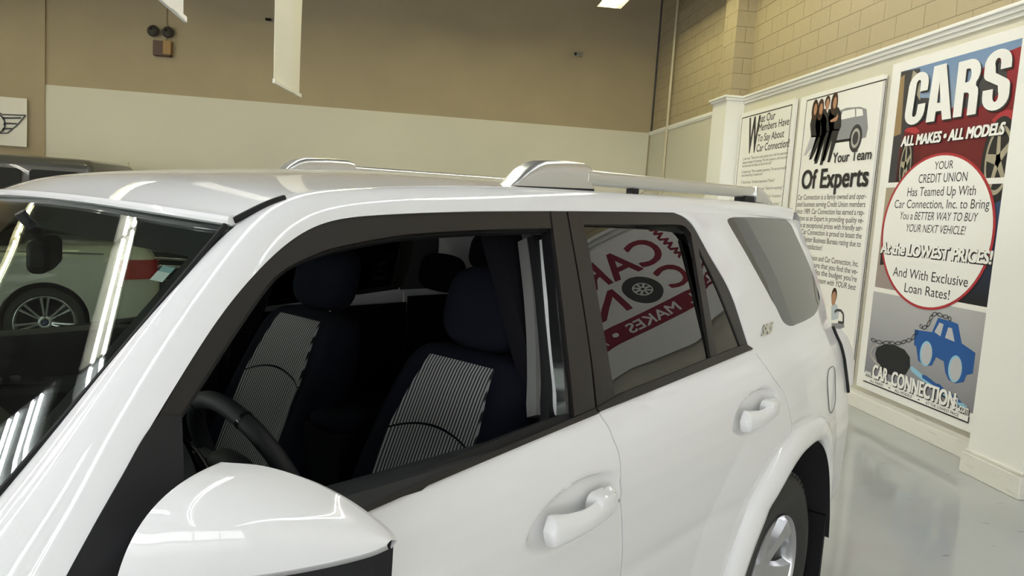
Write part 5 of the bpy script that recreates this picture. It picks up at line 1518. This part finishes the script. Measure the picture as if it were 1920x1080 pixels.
for x_, y_, s_ in ((3.62, -.895, -1), (.86, -.875, -1), (3.62, .895, 1), (.86, .875, 1)):
    w_ = road_wheel(bmw, x_, y_ - s_ * .01, .325, .325, .245, 7, True, s_)
    if s_ < 0:
        MB().lathe([(0, -.026), (.034, -.028)], (x_, y_ - s_ * .01, .325), (0, -1, 0), 24).build('hub_badge', M['black_gloss'], w_)
        for q0 in (0, 2):
            MB().poly([(x_, y_ - s_ * .01 + .024, .325)] + [(x_ + .022 * math.cos(q0 * math.pi / 2 + t), y_ - s_ * .01 + .024, .325 + .022 * math.sin(q0 * math.pi / 2 + t)) for t in np.linspace(0, math.pi / 2, 6)]).build('hub_badge', I['blue'], w_, smooth=False)
        for k in range(5):
            a = k * 2 * math.pi / 5 + .3
            MB().lathe([(0, -.040), (.011, -.041), (.012, -.06)], (x_ + .065 * math.cos(a), y_ - s_ * .01, .325 + .065 * math.sin(a)), (0, -1, 0), 10).build('wheel_bolt', M['gap'], w_)
# tail lamp wrapping the corner
tlm = []
for z in np.linspace(.74, .93, 8):
    k = (z - .74) / .19
    tlm.append([(x_, y_, z) for x_, y_ in ((4.20 + .08 * (1 - k), -.862), (4.32, -.838), (4.42, -.805), (4.50, -.76), (4.56, -.68), (4.585, -.55), (4.60, -.45))])
slab(np.array(tlm)[::-1], .02).build('tail_lamp', mat('lamp_red', (.45, .012, .016), .1, coat=1), bmw)
MB().tube([(x_, -.905 + .02 * max(0, x_ - 3.7), .985 + .0 * x_) for x_ in np.linspace(2.2, 4.1, 12)], .008, 6).build('belt_trim', M['chrome'], bmw)
# ---- boxy dark off-road car by the back wall
j = empty('off_road_car', (-7.85, 10.45, 0), 0, 'dark boxy off-road car by the back wall at the left edge', 'car')
j.scale = (1, 1, 1.06)
jm = mat('car_dark_grey', (.07, .07, .065), .35, coat=.6)
MB().box(0, 4.3, 0, 1.85, .35, 1.15).build('body', jm, j, bevel=.05)
rows = []
for z, ix, iy in ((1.15, 0, 0), (1.5, .02, .03), (1.74, .05, .08), (1.79, .06, .06), (1.845, .10, .12), (1.875, .22, .25), (1.885, .5, .5)):
    rows.append([(a, b, z) for a, b in rrect(2.55, .925, 3.5 - 2 * ix, 1.85 - 2 * iy, .10, 4)])
MB().loft(rows).build('hard_top', jm, j, sharp=30)
for x0_, x1_ in ((1.05, 2.0), (2.2, 2.85), (2.98, 3.30), (3.42, 4.12)):
    MB().loft([[(x_, d, z_) for x_, z_ in rrect((x0_ + x1_) / 2, 1.46, x1_ - x0_, .46, .06)] for d in (.012, .034)]).build('side_window', M['gap'], j)
for x_ in (.85, 3.5):
    road_wheel(j, x_, -.02, .40, .40, .24, 5, False, -1)
    road_wheel(j, x_, 1.87, .40, .40, .24, 5, False, 1)
MB().box(.25, 1.4, -.05, .1, .82, .90).build('fender', M['black_plastic'], j, bevel=.02); MB().box(2.95, 4.1, -.05, .1, .82, .90).build('fender', M['black_plastic'], j, bevel=.02)
# ---- two black SUVs facing the camera between the SUV and the back wall
def black_suv(x, y, label):
    t = empty('suv_car', (x, y, 0), 0, label, 'car', None)
    bmk = M['black_car']
    rows = []
    for yy, w, zd in ((0, .70, .86), (.05, .86, .98), (.3, .93, 1.04), (.9, .95, 1.10), (1.1, .95, 1.12), (3.9, .95, 1.15), (4.3, .90, 1.12), (4.38, .8, 1.0)):
        rows.append([(a, yy, z_) for a, z_ in ((-w, .32), (-w * 1.02, .6), (-w, zd - .1), (-w * .9, zd), (0, zd + .03), (w * .9, zd), (w, zd - .1), (w * 1.02, .6), (w, .32))])
    MB().loft(rows).build('body', bmk, t, sharp=40)
    rows = []
    for yy, w, zd in ((1.0, .80, 1.13), (1.7, .70, 1.64), (2.6, .68, 1.69), (3.8, .68, 1.66), (4.25, .78, 1.16)):
        rows.append([(a, yy, z_) for a, z_ in ((-.84, 1.10), (-w, zd - .06), (-w * .85, zd), (w * .85, zd), (w, zd - .06), (.84, 1.10))])
    MB().loft(rows).build('cabin', M['black_gloss'], t, sharp=40)
    g = MB().loft([[(a, d, b) for a, b in rrect(0, .76, 1.0, .34, .06)] for d in (-.015, .03)]).build('grille', M['gap'], t)
    for k in range(3):
        MB().box(-.44, .44, -.035, -.005, .66 + .095 * k, .695 + .095 * k).build('chrome_bar', M['chrome'], g, bevel=.008)
    for s in (-1, 1):
        hl_ = MB().loft([[(s * (.70 + a), d + .06 * abs(a + .15), .84 + b) for a, b in rrect(0, 0, .34, .16, .05)] for d in (-.02, .06)]).build('headlight', M['clear'], t)
        MB().lathe([(0, .02), (.05, .0), (.06, -.02)], (s * .66, .0, .84), (0, -1, 0), 16).build('reflector', M['chrome'], hl_)
        MB().box(s * .62 - .14, s * .62 + .14, -.02, .02, .44, .52).build('fog_light', M['chrome'], t, bevel=.02)
        road_wheel(t, s * .90, .95, .36, .36, .24, 5) if False else None
    MB().box(-.85, .85, -.03, .03, .50, .515).build('bumper_trim', M['chrome'], t)
    for yy in (.95, 3.55):
        for s in (-1, 1):
            MB().lathe([(.22, .0), (.36, .0), (.37, -.06), (.37, -.18), (.34, -.2)], (s * .97, yy, .37), (s, 0, 0), 32).build('wheel', M['tyre'], t)
    return t
M['black_car'] = mat('car_black', (.012, .012, .014), .3, coat=1)
black_suv(-1.62, 8.50, 'black SUV with chrome grille bars behind the tail of the white convertible')
black_suv(1.05, 8.40, 'black SUV seen through the far rear window of the white SUV')
